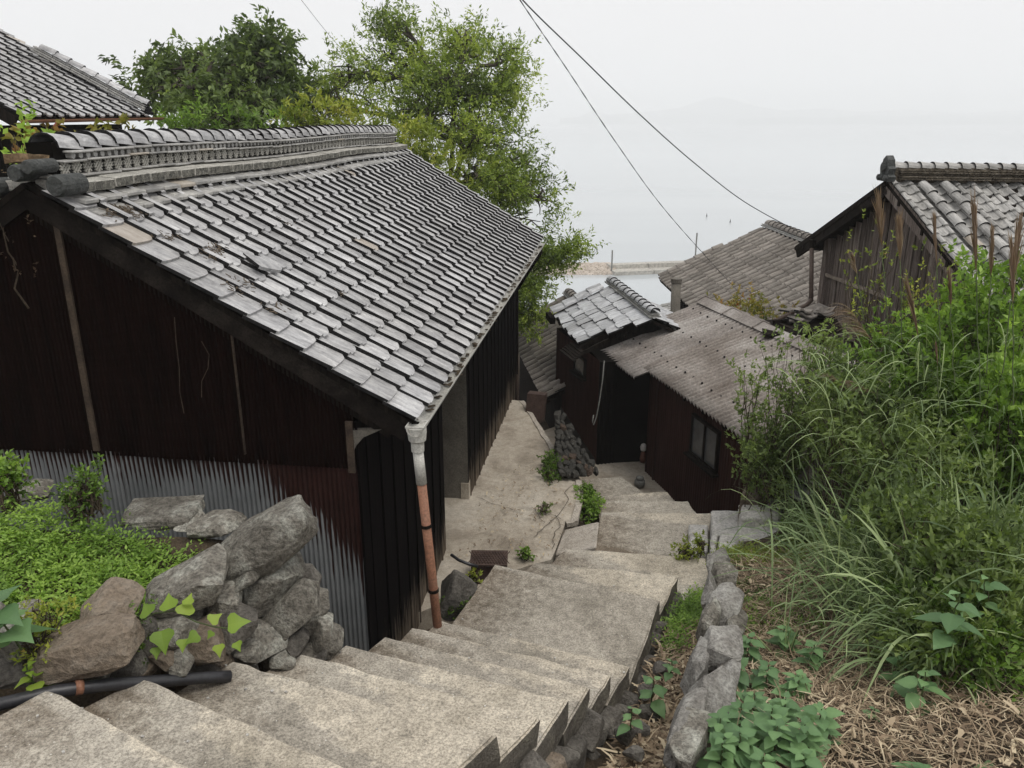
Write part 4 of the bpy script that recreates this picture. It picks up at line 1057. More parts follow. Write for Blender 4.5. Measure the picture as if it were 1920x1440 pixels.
# --- big grey brown roof beyond the shed
PK = at_d(1440, 425, 21); 
big = thing('hipped_house', (6.5, 18, -6), 'large house with broad grey brown pantile roof near the harbour', 'house')
Ab = V(-.03, 1, 0).normalized(); Hb = V(1, .03, 0).normalized(); Sb_ = slope_dir(Hb, 23)
Eb = at_d(1236, 524, 21.5); 
slope_len = (PK - Eb).length
run = Hb.dot(PK - Eb); rise = PK.z - Eb.z; Sb_ = (Hb * run + Z * rise).normalized(); slope_len = (Hb * run + Z * rise).length
Lb = 7.5; Ob = Eb - Ab * Lb
rb2 = deck(big, Ob, Ab, Sb_, Lb, slope_len, .06, M['wooddark'], 'roof')
t_bg = tile_mesh('tile', 0.30, 0.30, [M['tilebrown'], M['tilerim']], 'roll', th=.035)
nr = int(slope_len / .29)
tile_roof(rb2, Ob, Ab, Sb_, int(Lb / .30), nr, .30, .29, t_bg, keep=295, jit=.5, seed=11)
Rb0 = Ob + Sb_ * slope_len; ridge_line(big, Rb0, Rb0 + Ab * Lb, .15, M['tilebrown'], 2, .28)
Eb2 = Ob + Hb * run * 2; S3 = (-Hb * run + Z * rise).normalized()
rb3 = deck(big, Eb2, Ab, S3, Lb, slope_len, .06, M['wooddark'], 'back_roof')
copies_joined('back_tiles', t_bg, [frame(Eb2 + Ab * Lb, -Ab, S3) @ Matrix.Translation((c * .30, r * .29, 0)) for r in range(nr) for c in range(int(Lb / .3))], [M['tilebrown'], M['tilerim']], rb3)
roll_line(rb2, Eb + Ab * -.05 + Z * .06, Eb + Ab * -.05 + Sb_ * 2.0 + Z * .06, .1, M['tilebrown'])
simple_wall('side_wall', Ob + Hb * .5, Ob + Hb * .5 + Ab * (Lb - .4), -8, Eb.z + .1, M['wooddark'], big)
simple_wall('far_wall', Ob + Hb * .5 + Ab * (Lb - .4), Ob + Hb * (run * 2 - .5) + Ab * (Lb - .4), -8, Eb.z + .1, M['wooddark'], big)
simple_wall('near_wall', Ob + Hb * .5 + Ab * .2, Ob + Hb * (run * 2 - .5) + Ab * .2, -8, Eb.z + .1, M['wooddark'], big)
# concrete flue pipe
p = at_d(1269, 585, 17.5); q = at_d(1268, 528, 17.7)
ch = thing('flue_pipe', p - Z * .3, 'round concrete flue pipe rising between the grey roofs', 'chimney')
MB().tube([p - Z * 1.2, q], .105, 14).build('shaft', M['plaster'], ch, smooth=True); MB().tube([q - Z * .02, q + Z * .07], .125, 14).build('collar', M['plaster'], ch)
# small low roof between
Oq = at_d(1262, 588, 18.6)
lo = thing('lean_to', Oq, 'scrap of low mossy tiled roof behind the cottage ridge', 'lean-to')
Aq = V(.25, .97, 0); Sq = slope_dir(V(.97, -.25, 0), 20); O2 = Oq - Sq * 1.1 - Aq * .6
dq = deck(lo, O2, Aq, Sq, 1.9, 1.3, .05, M['wooddark'], 'roof')
tile_roof(dq, O2, Aq, Sq, 7, 5, .262, .235, tile_mesh('tile', .262, .235, [M['tilewood'], M['tilerim']], 'wave'), seed=3)
simple_wall('wall', O2, O2 + Aq * 1.9, -7.5, O2.z - .05, M['wooddark'], lo)

# --- wooden house on the right
Pw = V(5.15, 11.33, -0.80); Gd = V(.147, -.989, 0)            # along the gable, towards the viewer
Rd = V(.989, .147, 0); Rd = V(math.cos(math.radians(-2)), math.sin(math.radians(-2)), 0)
wd = thing('wooden_house', (7, 11.3, -4), 'weathered board house with grey tile roof, tall grass in front of its gable', 'house')
wdw = 2.3; wh = 1.25
def wpt(s, z=0): return Pw + Gd * s + Z * z
Sn = (-Gd * wdw + Z * wh).normalized(); slen = math.hypot(wdw, wh)      # near slope up direction
En = wpt(wdw, -wh); RL = 6.2
On = En - Rd * .0
t_wd = tile_mesh('tile', 0.212, 0.188, [M['tilewood'], M['tilerim']], 'wave', th=.022)
rn = deck(wd, On, Rd, Sn, RL, slen, .05, M['wooddark'], 'roof')
tile_roof(rn, On, Rd, Sn, int(RL / .21), int(slen / .186), .21, .186, t_wd, keep=292, jit=1.2, sag=.05, seed=21)
Nw = Rd.cross(Sn).normalized(); Nw = Nw if Nw.z > 0 else -Nw
roll_line(rn, En + Rd * .38 + Nw * .06, En + Rd * .38 + Sn * (slen - .2) + Nw * .05, .068, M['tilewood'], .24)
roll_line(rn, En + Rd * .68 + Nw * .06, En + Rd * .68 + Sn * (slen - .2) + Nw * .05, .068, M['tilewood'], .24)
Ef = wpt(-wdw, -wh); Sf = (Gd * wdw + Z * wh).normalized()
rf = deck(wd, Ef, Rd, Sf, RL, slen, .05, M['wooddark'], 'back_roof')
copies_joined('back_tiles', t_wd, [frame(Ef + Rd * RL, -Rd, Sf) @ Matrix.Translation((c * .21 - .05, r * .186, 0)) @ Matrix.Rotation(random.gauss(0, .04), 4, 'X') for r in range(int(slen / .186)) for c in range(int(RL / .21))], [M['tilewood'], M['tilerim']], rf)
# ridge with stacked courses
rr_ = MB(); 
for k in range(5):
    for i in range(int(RL / .3)):
        c = Pw + Rd * (.1 + .15 + i * .3) + Z * (.02 + k * .028 - .03 * math.sin(math.pi * i * .3 / RL))
        rr_.box(c - Gd * random.uniform(-.01, .01), (.29, (.38 if k < 2 else .22 + .05 * (k % 2)), .018), Rd, Gd, Z)
rr_ = rr_.build('ridge', M['noshi'], wd)
cm = cap_mesh('cap_tile', .085, .21, [M['tilewood'], M['tilerim']], n=8)
for i in range(int(RL / .18)):
    Mx = Matrix((-Gd, Rd, Z)).transposed().to_4x4(); Mx.translation = Pw + Rd * (.05 + i * .18) + Z * (.15 - .03 * math.sin(math.pi * i * .18 / RL)); link('cap_tile', cm, rr_, Mx)
MB().box(Pw + Rd * RL / 2 + Z * .06, (.15, RL - .1, .2), Gd, Rd, Z).build('core', M['noshi'], rr_)
onigawara(wd, Pw + Rd * .0 + Z * -.02, Rd, .95, M['tileorn'])
# gable timbers
gi = .32       # gable wall stands back from the verge
bbm = MB(); bbm.beam(Pw + Rd * .03 - Z * .1, wpt(wdw, -wh) + Rd * .03 - Z * .1, .04, .2); bbm.build('barge_board', M['woodgrey'], wd)
bbm = MB(); bbm.beam(Pw + Rd * .03 - Z * .1, wpt(-wdw, -wh) + Rd * .03 - Z * .1, .04, .2); bbm.build('barge_board', M['woodbeam'], wd)
for s in (-1, 1):
    for k in range(4):
        a = wpt(s * wdw * (.15 + k * .25), -wh * (.15 + k * .25) - .1); MB().beam(a, a + Rd * .5, .06, .07).build('purlin', M['wooddark'], wd)
gbase = Pw + Rd * gi
s = -1.82; k = 0
while s < 1.85:
    w_ = .165; zt = Pw.z - abs(s + w_ / 2) * wh / wdw - .12; z0 = -4.4
    bm_ = MB().box((0, 0, 0), (w_ - .008, .02, zt - z0)).mesh('plank', M['woodgrey'])
    Mx = Matrix((Gd, -Rd, Z)).transposed().to_4x4(); Mx.translation = gbase + Gd * (s + w_ / 2) + Z * (-Pw.z + (zt + z0) / 2) + Rd * random.uniform(-.008, .008)
    link('plank', bm_, wd, Mx @ Matrix.Rotation(random.gauss(0, .004), 4, 'Y')); s += w_; k += 1
c = gbase + Rd * .2; MB().box(V(c.x, c.y, -3.2), (3.5, .03, 2.4), Gd, Rd, Z).build('inner_wall', M['black'], wd)
for sx in (-1.85, 1.85):
    c = gbase + Gd * sx; MB().box(V(c.x, c.y, -3.2), (.12, .12, 2.7), Gd, Rd, Z).build('corner_post', M['woodgrey'], wd)
c = gbase + Gd * -1.0; 
for (u0, v0, u1, v1) in ((1549, 515, 1668, 560), (1545, 612, 1606, 640)):
    n_ = V(-.989, -.147, 0); P_ = gbase + n_ * .045
    a = ray(u0, v0); a = a * (P_.dot(n_) / a.dot(n_)); b = ray(u1, v1); b = b * (P_.dot(n_) / b.dot(n_))
    MB().beam(a, b, .03, .055).build('cross_batten', M['palewood'], wd)
far_w = gbase + Gd * -1.85; simple_wall('far_wall', far_w, far_w + Rd * 5.5, -4.6, Pw.z - 1.85 * wh / wdw - .1, M['woodgrey'], wd)
nw_ = gbase + Gd * 1.85; simple_wall('near_wall', nw_, nw_ + Rd * 5.5, -4.6, Pw.z - 1.85 * wh / wdw - .1, M['woodgrey'], wd)
ge = MB(); e0 = wpt(-wdw - .02, -wh - .03); gutter('eave_gutter', e0, e0 + Rd * 5, .05, M['wooddark'], wd)
dp3 = thing('downpipe', at_d(1520, 600, 12.6), 'thin brown downpipe bending away below the wooden house eave', 'downpipe')
a = at_d(1522, 463, 13.0); b = at_d(1521, 565, 12.9); c = at_d(1512, 572, 12.8); d = at_d(1456, 601, 12.4)
MB().tube([a, b], .035, 9).build('pipe', M['pipebrown'], dp3, smooth=True); MB().tube([b + Z * .02, c, d], .035, 9).build('slanted_pipe', M['pipebrown'], dp3, smooth=True)
MB().tube([a + Z * .12, a - Z * .03], [.06, .04], 9).build('hopper', M['wooddark'], dp3)
# collapsed scrap roof at its foot
O3 = at_d(1448, 612, 12.3); tumb = thing('lean_to', O3 - Z * .3, 'collapsed dark lean-to with broken tiles at the foot of the wooden house', 'lean-to')
dk = MB().box(at_d(1500, 612, 12.0) , (1.1, .9, .05), V(.96, -.2, .12).normalized(), V(.2, .96, 0).normalized(), V(-.12, 0, 1).normalized()).build('roof', M['wooddark'], tumb)
t_scrap = tile_mesh('tile', .265, .235, [M['tilebrown'], M['tilerim']], 'wave')
for i in range(11):
    p = at_d(1470 + random.uniform(-15, 75), 598 + random.uniform(-10, 12), 12.1 + random.uniform(-.3, .3))
    Mx = Matrix.Translation(p) @ Matrix.Rotation(random.uniform(-.6, .6), 4, 'Z') @ Matrix.Rotation(random.uniform(-.3, .3), 4, 'X') @ Matrix.Rotation(random.uniform(-.3, .3), 4, 'Y')
    link('tile', t_scrap, dk, Mx)
MB().beam(at_d(1462, 612, 12), at_d(1530, 640, 11.6), .07, .1).build('beam', M['woodbeam'], tumb)
MB().beam(at_d(1450, 606, 12.2), at_d(1546, 596, 12.2), .06, .09).build('beam', M['wooddark'], tumb)
simple_wall('wall', at_d(1465, 640, 12.1), at_d(1545, 660, 11.9), -5.5, -3.1, M['wooddark'], tumb)

# --- house at the upper left
lh = thing('upper_house', (-8.5, 13.5, -3), 'large tiled house at the upper left with a copper gutter and curving hip', 'house')
Oe = V(-7.15, 12.2, .03); Al = V(.135, .991, 0); Hl = V(-.991, .135, 0); Sl = slope_dir(Hl, 29)
LLn = 3.5
rl = deck(lh, Oe, Al, Sl, LLn, 4.6, .05, M['wooddark'], 'roof')
t_lh = tile_mesh('tile', .262, .232, [M['tile'], M['tilerim']], 'rib')
tile_roof(rl, Oe, Al, Sl, 13, 19, .262, .232, t_lh, keep=295, curve=0.0, seed=31, sag=.02)
Nl = Al.cross(Sl).normalized(); Nl = Nl if Nl.z > 0 else -Nl
hp0 = Oe + Al * (LLn - .1) + Sl * .1 + Nl * .05; hp1 = Oe + Al * (LLn - .55) + Sl * 2.1 + Nl * .1
ridge_line(lh, hp0, hp1, .11, M['tile'], 3, .24, name='hip')
onigawara(lh, hp0 - Z * .05 - (hp1 - hp0).normalized() * .02, Al, .6, M['tilerim'])
onigawara(lh, Oe + Sl * .9 + Nl * .02, Al, 1.5, M['tilerim'])
gl = gutter('gutter', Oe - Hl * .03 - Z * .05 + Al * .05, Oe - Hl * .03 + Al * (LLn + .25) - Z * .01, .05, M['copper'], lh)
MB().beam(Oe - Nl * .09, Oe - Nl * .09 + Sl * 4, .05, .16, up=Nl).build('barge_board', M['wooddark'], lh)
c = Oe + Hl * .6; simple_wall('side_wall', c + Al * .3, c + Al * (LLn - .1), -5, -.1, M['wooddark'], lh)
simple_wall('end_wall', c + Al * .3, c + Al * .3 + Hl * 4, -5, -.05, M['black'], lh)
ct = c + Al * .3 + Hl * .2; MB().add([ct - Hl * .2 - Z * .2, ct + Hl * 4.6 - Z * .2, ct + Hl * 4.6 + Z * 2.45, ct - Hl * .2 + Z * .12], [(0, 1, 2, 3)]).build('gable_wall', M['wooddark'], lh)
for i in range(8):
    a = Oe + Al * (.2 + i * .43) - Nl * .09 + Sl * .04; MB().beam(a, a + Sl * .6, .05, .06, up=Nl).build('rafter', M['wooddark'], lh)

# ------------------------------------------------------------------ stones
def rock_mesh(name, mat, seed, p=6, amp=.05, cuts=3, freq=1.3, npt=20):
    rg = random.Random(seed * 13 + 5); bm = bmesh.new()
    for k in range(npt):
        c = Vector((rg.gauss(0, 1), rg.gauss(0, 1), rg.gauss(0, 1)))
        c = c / (abs(c.x) ** p + abs(c.y) ** p + abs(c.z) ** p) ** (1 / p); bm.verts.new(c * rg.uniform(.86, 1.04))
    bmesh.ops.convex_hull(bm, input=bm.verts[:]); bmesh.ops.delete(bm, geom=[v for v in bm.verts if not v.link_faces], context='VERTS')
    bmesh.ops.bevel(bm, geom=bm.edges[:], offset=.07, segments=1, affect='EDGES', clamp_overlap=True)
    bmesh.ops.triangulate(bm, faces=bm.faces[:])
    if cuts >= 2:
        for q in range(2 if cuts > 3 else 1):
            es = [e for e in bm.edges if e.calc_length() > .22]; bmesh.ops.subdivide_edges(bm, edges=es, cuts=1); bmesh.ops.triangulate(bm, faces=bm.faces[:])
    for v in bm.verts:
        c = v.co; v.co = (c + noise.noise_vector(c * freq * 2 + Vector((seed * 5.1, 0, seed))) * amp + noise.noise_vector(c * freq * 6 + Vector((seed, 0, 0))) * amp * .55) * .5
    me = bpy.data.meshes.new(name); bm.to_mesh(me); bm.free(); me.materials.append(mat); return me
def stone(parent, u, v, d, w, h, dep, ang, mat, k, name='stone', yaw=None, cuts=4, label=None):
    """stone seen at (u,v) with outline w x h pixels at depth d, leaning by ang degrees"""
    me = rock_mesh(name, mat, k, cuts=cuts, npt=44 if w > 120 else 24)
    s = d / F; c = at_d(u, v, d)
    c = c + Vector((0, dep * .25, 0))
    R = Matrix.Rotation(math.radians(yaw if yaw is not None else random.uniform(-15, 15)), 4, 'Z') @ Matrix.Rotation(math.radians(ang), 4, 'Y')
    Mx = Matrix.Translation(c) @ R @ Matrix.Diagonal((w * s * (1.12 if w > 90 else 1.04), dep, h * s * 1.06, 1))
    return link(name, me, parent, Mx, label=label)
wall_l = thing('dry_stone_wall', (-1.8, 3.9, -2.9), 'rough dry stone wall holding the green mound left of the stairs', 'stone wall')
ST = [ # u v d w h dep ang mat
 (486, 1040, 4.55, 195, 105, .42, -33, 'rock'), (340, 1118, 4.2, 150, 70, .4, -24, 'rock'), (196, 1150, 3.95, 110, 70, .3, -25, 'rockbrown'),
 (150, 1228, 3.72, 175, 72, .35, -8, 'rockbrown'), (20, 1205, 3.75, 80, 85, .35, 0, 'rock'), (15, 1262, 3.75, 110, 50, .3, 0, 'rockdark'),
 (495, 1112, 4.62, 130, 75, .4, -30, 'rock'), (530, 1160, 4.6, 130, 60, .35, -42, 'rock'), (562, 1165, 4.75, 100, 55, .3, -48, 'rock'),
 (415, 1150, 4.35, 70, 75, .3, -10, 'rock'), (488, 1212, 4.45, 85, 75, .35, 5, 'rock'), (378, 1222, 4.15, 80, 80, .35, 0, 'rockbrown'),
 (432, 1190, 4.3, 75, 80, .3, 10, 'rockdark'), (320, 1200, 4.1, 90, 65, .3, -15, 'rock'), (300, 1245, 4.0, 70, 40, .3, 0, 'rockbrown'),
 (332, 1247, 4.0, 45, 35, .25, 0, 'rock'), (596, 1198, 4.7, 42, 80, .25, 12, 'rock'), (545, 1215, 4.6, 60, 45, .3, -5, 'rockdark'),
 (455, 1235, 4.35, 60, 40, .25, 0, 'rock'), (262, 1205, 4.05, 45, 95, .3, 0, 'rockdark'), (225, 1252, 3.95, 80, 45, .3, 0, 'rockdark'),
 (90, 1265, 3.8, 80, 40, .3, 0, 'rockdark'), (415, 1215, 4.35, 50, 60, .3, 0, 'rockbrown'), (350, 1180, 4.25, 60, 40, .3, 0, 'rock'),
 (620, 1208, 4.85, 30, 45, .25, -20, 'rock'), (520, 1240, 4.5, 50, 30, .25, 0, 'rock'), (405, 1245, 4.3, 50, 35, .25, 0, 'rockbrown'), (265, 1262, 4.0, 40, 28, .25, 0, 'rockbrown'),
 (450, 1100, 4.45, 60, 40, .3, -30, 'rock'), (560, 1110, 4.8, 70, 50, .35, -30, 'rockdark'), (585, 1235, 4.75, 50, 45, .3, 0, 'rockdark'),
 (-70, 1215, 3.75, 120, 90, .35, 0, 'rock'), (-180, 1225, 3.75, 110, 80, .35, -6, 'rockbrown'), (-290, 1230, 3.75, 120, 90, .35, 5, 'rock'), (-400, 1235, 3.75, 110, 80, .35, 0, 'rock'), (440, 1268, 4.4, 70, 40, .3, 0, 'rockdark'), (370, 1268, 4.2, 70, 30, .3, 0, 'rockdark'), (160, 1270, 3.85, 80, 40, .3, 0, 'rockdark'), (555, 1245, 4.65, 60, 40, .3, 0, 'rock')]
for k, (u, v, d, w, h, dep, ang, mt) in enumerate(ST): stone(wall_l, u, v, d, w, h, dep, ang, M[mt], k + 1, cuts=5 if w > 90 else 3, yaw=random.uniform(-8, 30))
for k, (u, v, d, w, h, dep, ang, mt, lab) in enumerate([(45, 930, 5.4, 75, 35, .3, 0, 'rock', 'flat grey stone at the back edge of the mound, leftmost'), (290, 975, 5.0, 130, 26, .4, -2, 'rock', 'long low grey stone behind the green ground cover'),
        (395, 1003, 4.9, 95, 48, .35, -12, 'rock', 'pale pointed stone behind the big leaning slab'), (345, 990, 4.95, 50, 25, .3, 0, 'rock', 'small stone wedged between the back stones of the mound'),
        (395, 1048, 4.6, 40, 16, .15, -10, 'rockpale', 'thin grey shard lying on the mound beside the leaning slab'), (378, 1068, 4.5, 62, 14, .15, -5, 'rock', 'flat greenish flake lying below the thin grey shard')]):
    o = stone(None, u, v, d, w, h, dep, ang, M[mt], 60 + k, name='boulder'); props(o, lab, 'stone')
# mound soil
mp = MB(); nu, nv = 26, 18; g_ = []
def mound_z(x, y):
    e = min(1.0, max(0, (y - (3.5 + max(0, (x + 2.6)) * .35)) / 1.0)); b = -2.72 + .42 * e
    return b + 0.05 * noise.noise(Vector((x * 2, y * 2, 1)))
mxs = np.linspace(-7, -1.38, nu); 
vs = []
for j in range(nv):
    for i in range(nu):
        x = mxs[i]; y0 = 3.55 + max(0, (x + 2.6)) * .42; y1 = max(y0 + .3, 4.42 + (.2 if x < -3 else 0) * min(1, (-3 - x) / .5 if x < -3 else 0))
        y = y0 + (y1 - y0) * j / (nv - 1); z = mound_z(x, y)
        if j == 0: z -= .7
        if j == nv - 1: z -= 1.9
        if j == nv - 2: z -= .05
        if i == nu - 1: z -= 1.0
        vs.append((x, y, z))
props(mp.add(vs, [(j * nu + i, j * nu + i + 1, (j + 1) * nu + i + 1, (j + 1) * nu + i) for j in range(nv - 1) for i in range(nu - 1)]).build('mound', M['soil'], smooth=True), 'raised earth bed behind the dry stone wall', 'ground', kind='structure')
# black drain pipe with clamp
pts = [at_d(u, v, d) for u, v, d in ((-60, 1335, 3.5), (0, 1313, 3.55), (100, 1290, 3.62), (200, 1277, 3.75), (280, 1272, 3.9), (390, 1264, 4.05), (430, 1262, 4.12))]
pts = [p + Z * -.02 for p in pts]
pipe = thing('drain_pipe', pts[2], 'black plastic pipe lying between the stone wall and the top steps', 'pipe')
MB().tube(pts, .03, 14).build('tube', M['pipeblack'], pipe, smooth=True)
a, b = at_d(140, 1283, 3.66) - Z * .02, at_d(153, 1281, 3.68) - Z * .02; MB().tube([a, b], .034, 14).build('clamp', M['copper'], pipe, smooth=True)
# boulder and drain box in the pit by the house
o = stone(None, 852, 1125, 6.9, 78, 85, .45, -20, M['rockdark'], 91, name='boulder', cuts=5); props(o, 'rounded dark boulder wedged between the downpipe and the stairs', 'boulder')
bc = at_z(917, 1046, -4.36)
box_ = thing('drain_box', V(bc.x, bc.y, -4.7), 'rust brown metal box with grated lid at the terrace edge', 'box')
X_, Y_ = V(.99, -.02, 0).normalized(), V(.02, .99, 0).normalized()
MB().box(V(bc.x, bc.y, -4.6), (.36, .26, .42), X_, Y_, Z).build('box_body', M['rustbox'], box_)
gr = MB(); gr.box(V(bc.x, bc.y, -4.365), (.39, .30, .018), X_, Y_, Z); gr = gr.build('lid', M['rustbox'], box_)
g2 = MB()
for i in range(12):
    for sgn in (-1, 1):
        c = V(bc.x, bc.y, -4.352) + X_ * (-.165 + i * .03); d = (X_ * sgn * .4 + Y_).normalized(); g2.beam(c - d * .13, c + d * .13, .006, .008)
g2.build('tread_pattern', M['rustbox'], gr, kind='stuff')
hs_ = [at_d(846, 1040, 7.9), at_d(860, 1050, 7.85), at_d(880, 1058, 7.8), at_d(895, 1062, 7.85)]
props(MB().tube(hs_, .016, 8).build('hose', M['pipeblack'], None, smooth=True), 'short black hose from the house wall to the rusty box', 'hose')
# pit soil and pebbles
# rubble wall beyond the terrace
rw = thing('rubble_wall', (1.15, 12.0, -5.4), 'old rubble retaining wall descending from the terrace to the yard', 'stone wall')
rg = random.Random(12); k = 0
for row in range(13):
    v0 = 775 + row * 9.2
    ul = 1041 + max(0, row - 8) * 1.5; ur = 1046 + row * 5.6
    u = ul
    while u < ur:
        w = rg.uniform(8, 15); d = 11.7 - .08 * row
        me = rock_mesh('stone', M['rubblebrown' if rg.random() < .2 else 'rubbledark'], 200 + k % 8, cuts=1)
        s = d / F; c = at_d(u + w / 2, v0 + rg.uniform(-2, 2), d)
        link('stone', me, rw, Matrix.Translation(c) @ Matrix.Rotation(rg.uniform(-.5, .5), 4, 'Y') @ Matrix.Rotation(rg.uniform(-.3, .3), 4, 'Z') @ Matrix.Diagonal((w * s * 1.2, .22, 11 * s * rg.uniform(1, 1.3), 1)))
        u += w; k += 1
cpt = [at_d(u, v, d) for u, v, d in ((1042, 785, 12.1), (1044, 785, 12.1), (1108, 888, 10.95), (1044, 888, 11.1))]
mb = MB(); n_ = V(0.1, .5, 0); mb.add([p + n_ * .12 for p in cpt] + [p + n_ for p in cpt], [(0, 1, 2, 3), (7, 6, 5, 4), (0, 4, 5, 1), (1, 5, 6, 2), (2, 6, 7, 3), (3, 7, 4, 0)]); mb.build('core', M['black'], rw)

rg = random.Random(77)
for k in range(2, 11):
    A_, B_ = RR[k - 1], RR[k]; L_s = (B_ - A_).length; nst = max(2, int(L_s / .17)); d_ = (B_ - A_).normalized()
    for q in range(nst):
        for lvl in (0, 1):
            c = A_.lerp(B_, (q + .5 + rg.uniform(-.2, .2)) / nst); c.z = zz[k] - .27 - .2 * lvl + rg.uniform(-.04, .04)
            me = rock_mesh('stone', M['rockbrown'] if rg.random() < .4 else M['rockdark'], 240 + rg.randint(0, 9), cuts=2)
            link('stone', me, stair, Matrix.Translation(c + V(.0, -.02, 0)) @ Matrix.Rotation(math.atan2(d_.y, d_.x) + rg.uniform(-.3, .3), 4, 'Z') @ Matrix.Rotation(rg.uniform(-.3, .3), 4, 'Y') @ Matrix.Diagonal((rg.uniform(.17, .26), rg.uniform(.14, .22), rg.uniform(.14, .24), 1)))
# ------------------------------------------------------------------ right bank: kerb stones, soil
KP = [(0.62, 2.2, -2.9), (0.85, 2.9, -3.0), (1.0, 3.3, -3.07), (1.4, 4.5, -3.5), (1.85, 5.95, -3.78), (2.25, 7.0, -4.0), (2.5, 8.0, -4.2), (2.9, 9.2, -4.4)]
def kerb_at(y):
    if y < KP[0][1]: f = (y - KP[0][1]); return KP[0][0] + .33 * f, KP[0][2]
    for a, b in zip(KP, KP[1:]):
        if y <= b[1]:
            t = (y - a[1]) / (b[1] - a[1]); return a[0] + (b[0] - a[0]) * t, a[2] + (b[2] - a[2]) * t
    return KP[-1][0] + .3 * (y - KP[-1][1]), KP[-1][2] - .12 * (y - KP[-1][1])
def bank_z(x, y):
    kx, kz = kerb_at(y); return kz - .03 + .17 * max(0, x - kx) + .05 * noise.noise(Vector((x * 1.7, y * 1.7, 4)))
bx_ = []; ny_, nx_ = 44, 34
for j in range(ny_):
    y = .4 + (9.6 - .4) * j / (ny_ - 1); kx, kz = kerb_at(y)
    for i in range(nx_):
        t = i / (nx_ - 1); x = kx + .03 + 12 * t ** 1.8; z = bank_z(x, y)
        if i == 0: z -= .75
        if j == ny_ - 1: z = -5.9
        bx_.append((x, y, z))
props(MB().add(bx_, [(j * nx_ + i, j * nx_ + i + 1, (j + 1) * nx_ + i + 1, (j + 1) * nx_ + i) for j in range(ny_ - 1) for i in range(nx_ - 1)]).build('bank', M['soil'], smooth=True), 'earth bank rising to the right of the kerb stones', 'ground', kind='structure')
# channel floor between stairs and kerb
chn = []; 
for j in range(26):
    y = 2.2 + (7.4 - 2.2) * j / 25; kx, kz = kerb_at(y)
    for i in range(6):
        x = kx - .75 + .85 * i / 5; chn.append((x, y, kz - .42 - .05 * math.sin(i) + .04 * noise.noise(Vector((x * 5, y * 5, 0)))))
props(MB().add(chn, [(j * 6 + i, j * 6 + i + 1, (j + 1) * 6 + i + 1, (j + 1) * 6 + i) for j in range(25) for i in range(5)]).build('gully', M['soil'], smooth=True), 'narrow earth gully between the steps and the kerb stones', 'ground', kind='structure')
kw = thing('kerb_wall', (1.2, 4.2, -3.4), 'line of rough grey kerb stones along the right side of the gully', 'stone wall')
for k, (u, v, d, w, h, ang) in enumerate([(1300, 1425, 3.95, 78, 84, 6), (1340, 1335, 4.35, 92, 96, 16), (1354, 1240, 4.85, 84, 92, 20), (1364, 1160, 5.5, 72, 76, 8), (1362, 1100, 6.1, 58, 60, 4), (1352, 1062, 6.7, 44, 34, 0), (1302, 1360, 4.25, 50, 110, 16), (1318, 1275, 4.75, 46, 100, 16), (1334, 1195, 5.25, 42, 90, 10), (1340, 1125, 5.9, 34, 70, 4), (1280, 1410, 4.0, 40, 80, 8), (1372, 1290, 4.6, 46, 50, 10), (1385, 1200, 5.3, 40, 44, 10)]):
    stone(kw, u, v, d, w * .9, h, .42, ang, M['rockkerb'] if k % 4 else M['rock'], 120 + k, cuts=5, yaw=-22, name='stone')
pw = thing('pale_block_wall', (2.5, 7.9, -4.4), 'pale cut stone blocks ending the bank beside the lower steps', 'stone wall')
def block(u0, u1, v0, v1, z, h, mat, k, skew=0):
    ps = [at_z(u0 + skew, v0, z), at_z(u1 + skew * .6, v0, z), at_z(u1, v1, z), at_z(u0, v1, z)]
    m = MB(); m.prism([(p.x, p.y) for p in ps][::-1], z - h, z); mm = m.mesh('block', mat); bm = bmesh.new(); bm.from_mesh(mm); bmesh.ops.recalc_face_normals(bm, faces=bm.faces[:]); bm.to_mesh(mm); bm.free()
    roughen(mm, 4, .018, 3.2, k, bevel=.015); link('block', mm, pw)
block(1335, 1398, 957, 1003, -4.28, .7, M['rockpale'], 1, -2)
block(1290, 1327, 982, 1036, -4.4, .25, M['rockpale'], 2, 2)
block(1345, 1402, 992, 1042, -4.18, .6, M['rockpale'], 3, 6)
block(1387, 1466, 944, 1012, -4.02, .8, M['rockpale'], 4, 0)
block(1390, 1462, 932, 972, -3.92, .8, M['rockpale'], 8, 3)
block(1390, 1440, 910, 934, -3.84, .8, M['rockbrown'], 5, 4)
block(1333, 1345, 1000, 1060, -4.2, .5, M['rockpale'], 6, 0)
block(1335, 1385, 1062, 1078, -4.05, .5, M['rock'], 7, 0)
for k, (u, v, lab) in enumerate([(1500, 948, 'broken grey roof tile lying on the bank by the pale blocks'), (1525, 935, 'second grey roof tile lying half under the long grass')]):
    Mx = Matrix.Translation(at_z(u, v, -3.85 + .03 * k)) @ Matrix.Rotation(.4 + k, 4, 'Z'); props(link('fallen_tile', tile_mesh('fallen_tile', .26, .24, [M['tile'], M['tilerim']], 'wave'), None, Mx), lab, 'tile')
for k, (u, v, z, w, h, lab) in enumerate([(1222, 1340, -3.75, 45, 30, 'in the middle of the gully, largest at the kerb side'), (1215, 1300, -3.8, 35, 22, 'just above the largest one'), (1175, 1385, -3.6, 50, 28, 'against the jagged step sides low in the gully'), (1190, 1420, -3.5, 40, 26, 'nearest the lower picture edge'), (1240, 1260, -3.9, 28, 20, 'farthest up the gully under the leafy seedling'), (1205, 1370, -3.65, 28, 18, 'smallest, between two bigger gully stones')]):
    p = at_z(u, v, z); dq_ = p.y * CP - p.z * SP
    o = stone(None, u, v, dq_, w, h, .12, random.uniform(-30, 30), M['rockdark'], 150 + k, name='loose_stone', cuts=2); props(o, 'dark angular stone ' + lab, 'stone', group='loose stones in the gully')

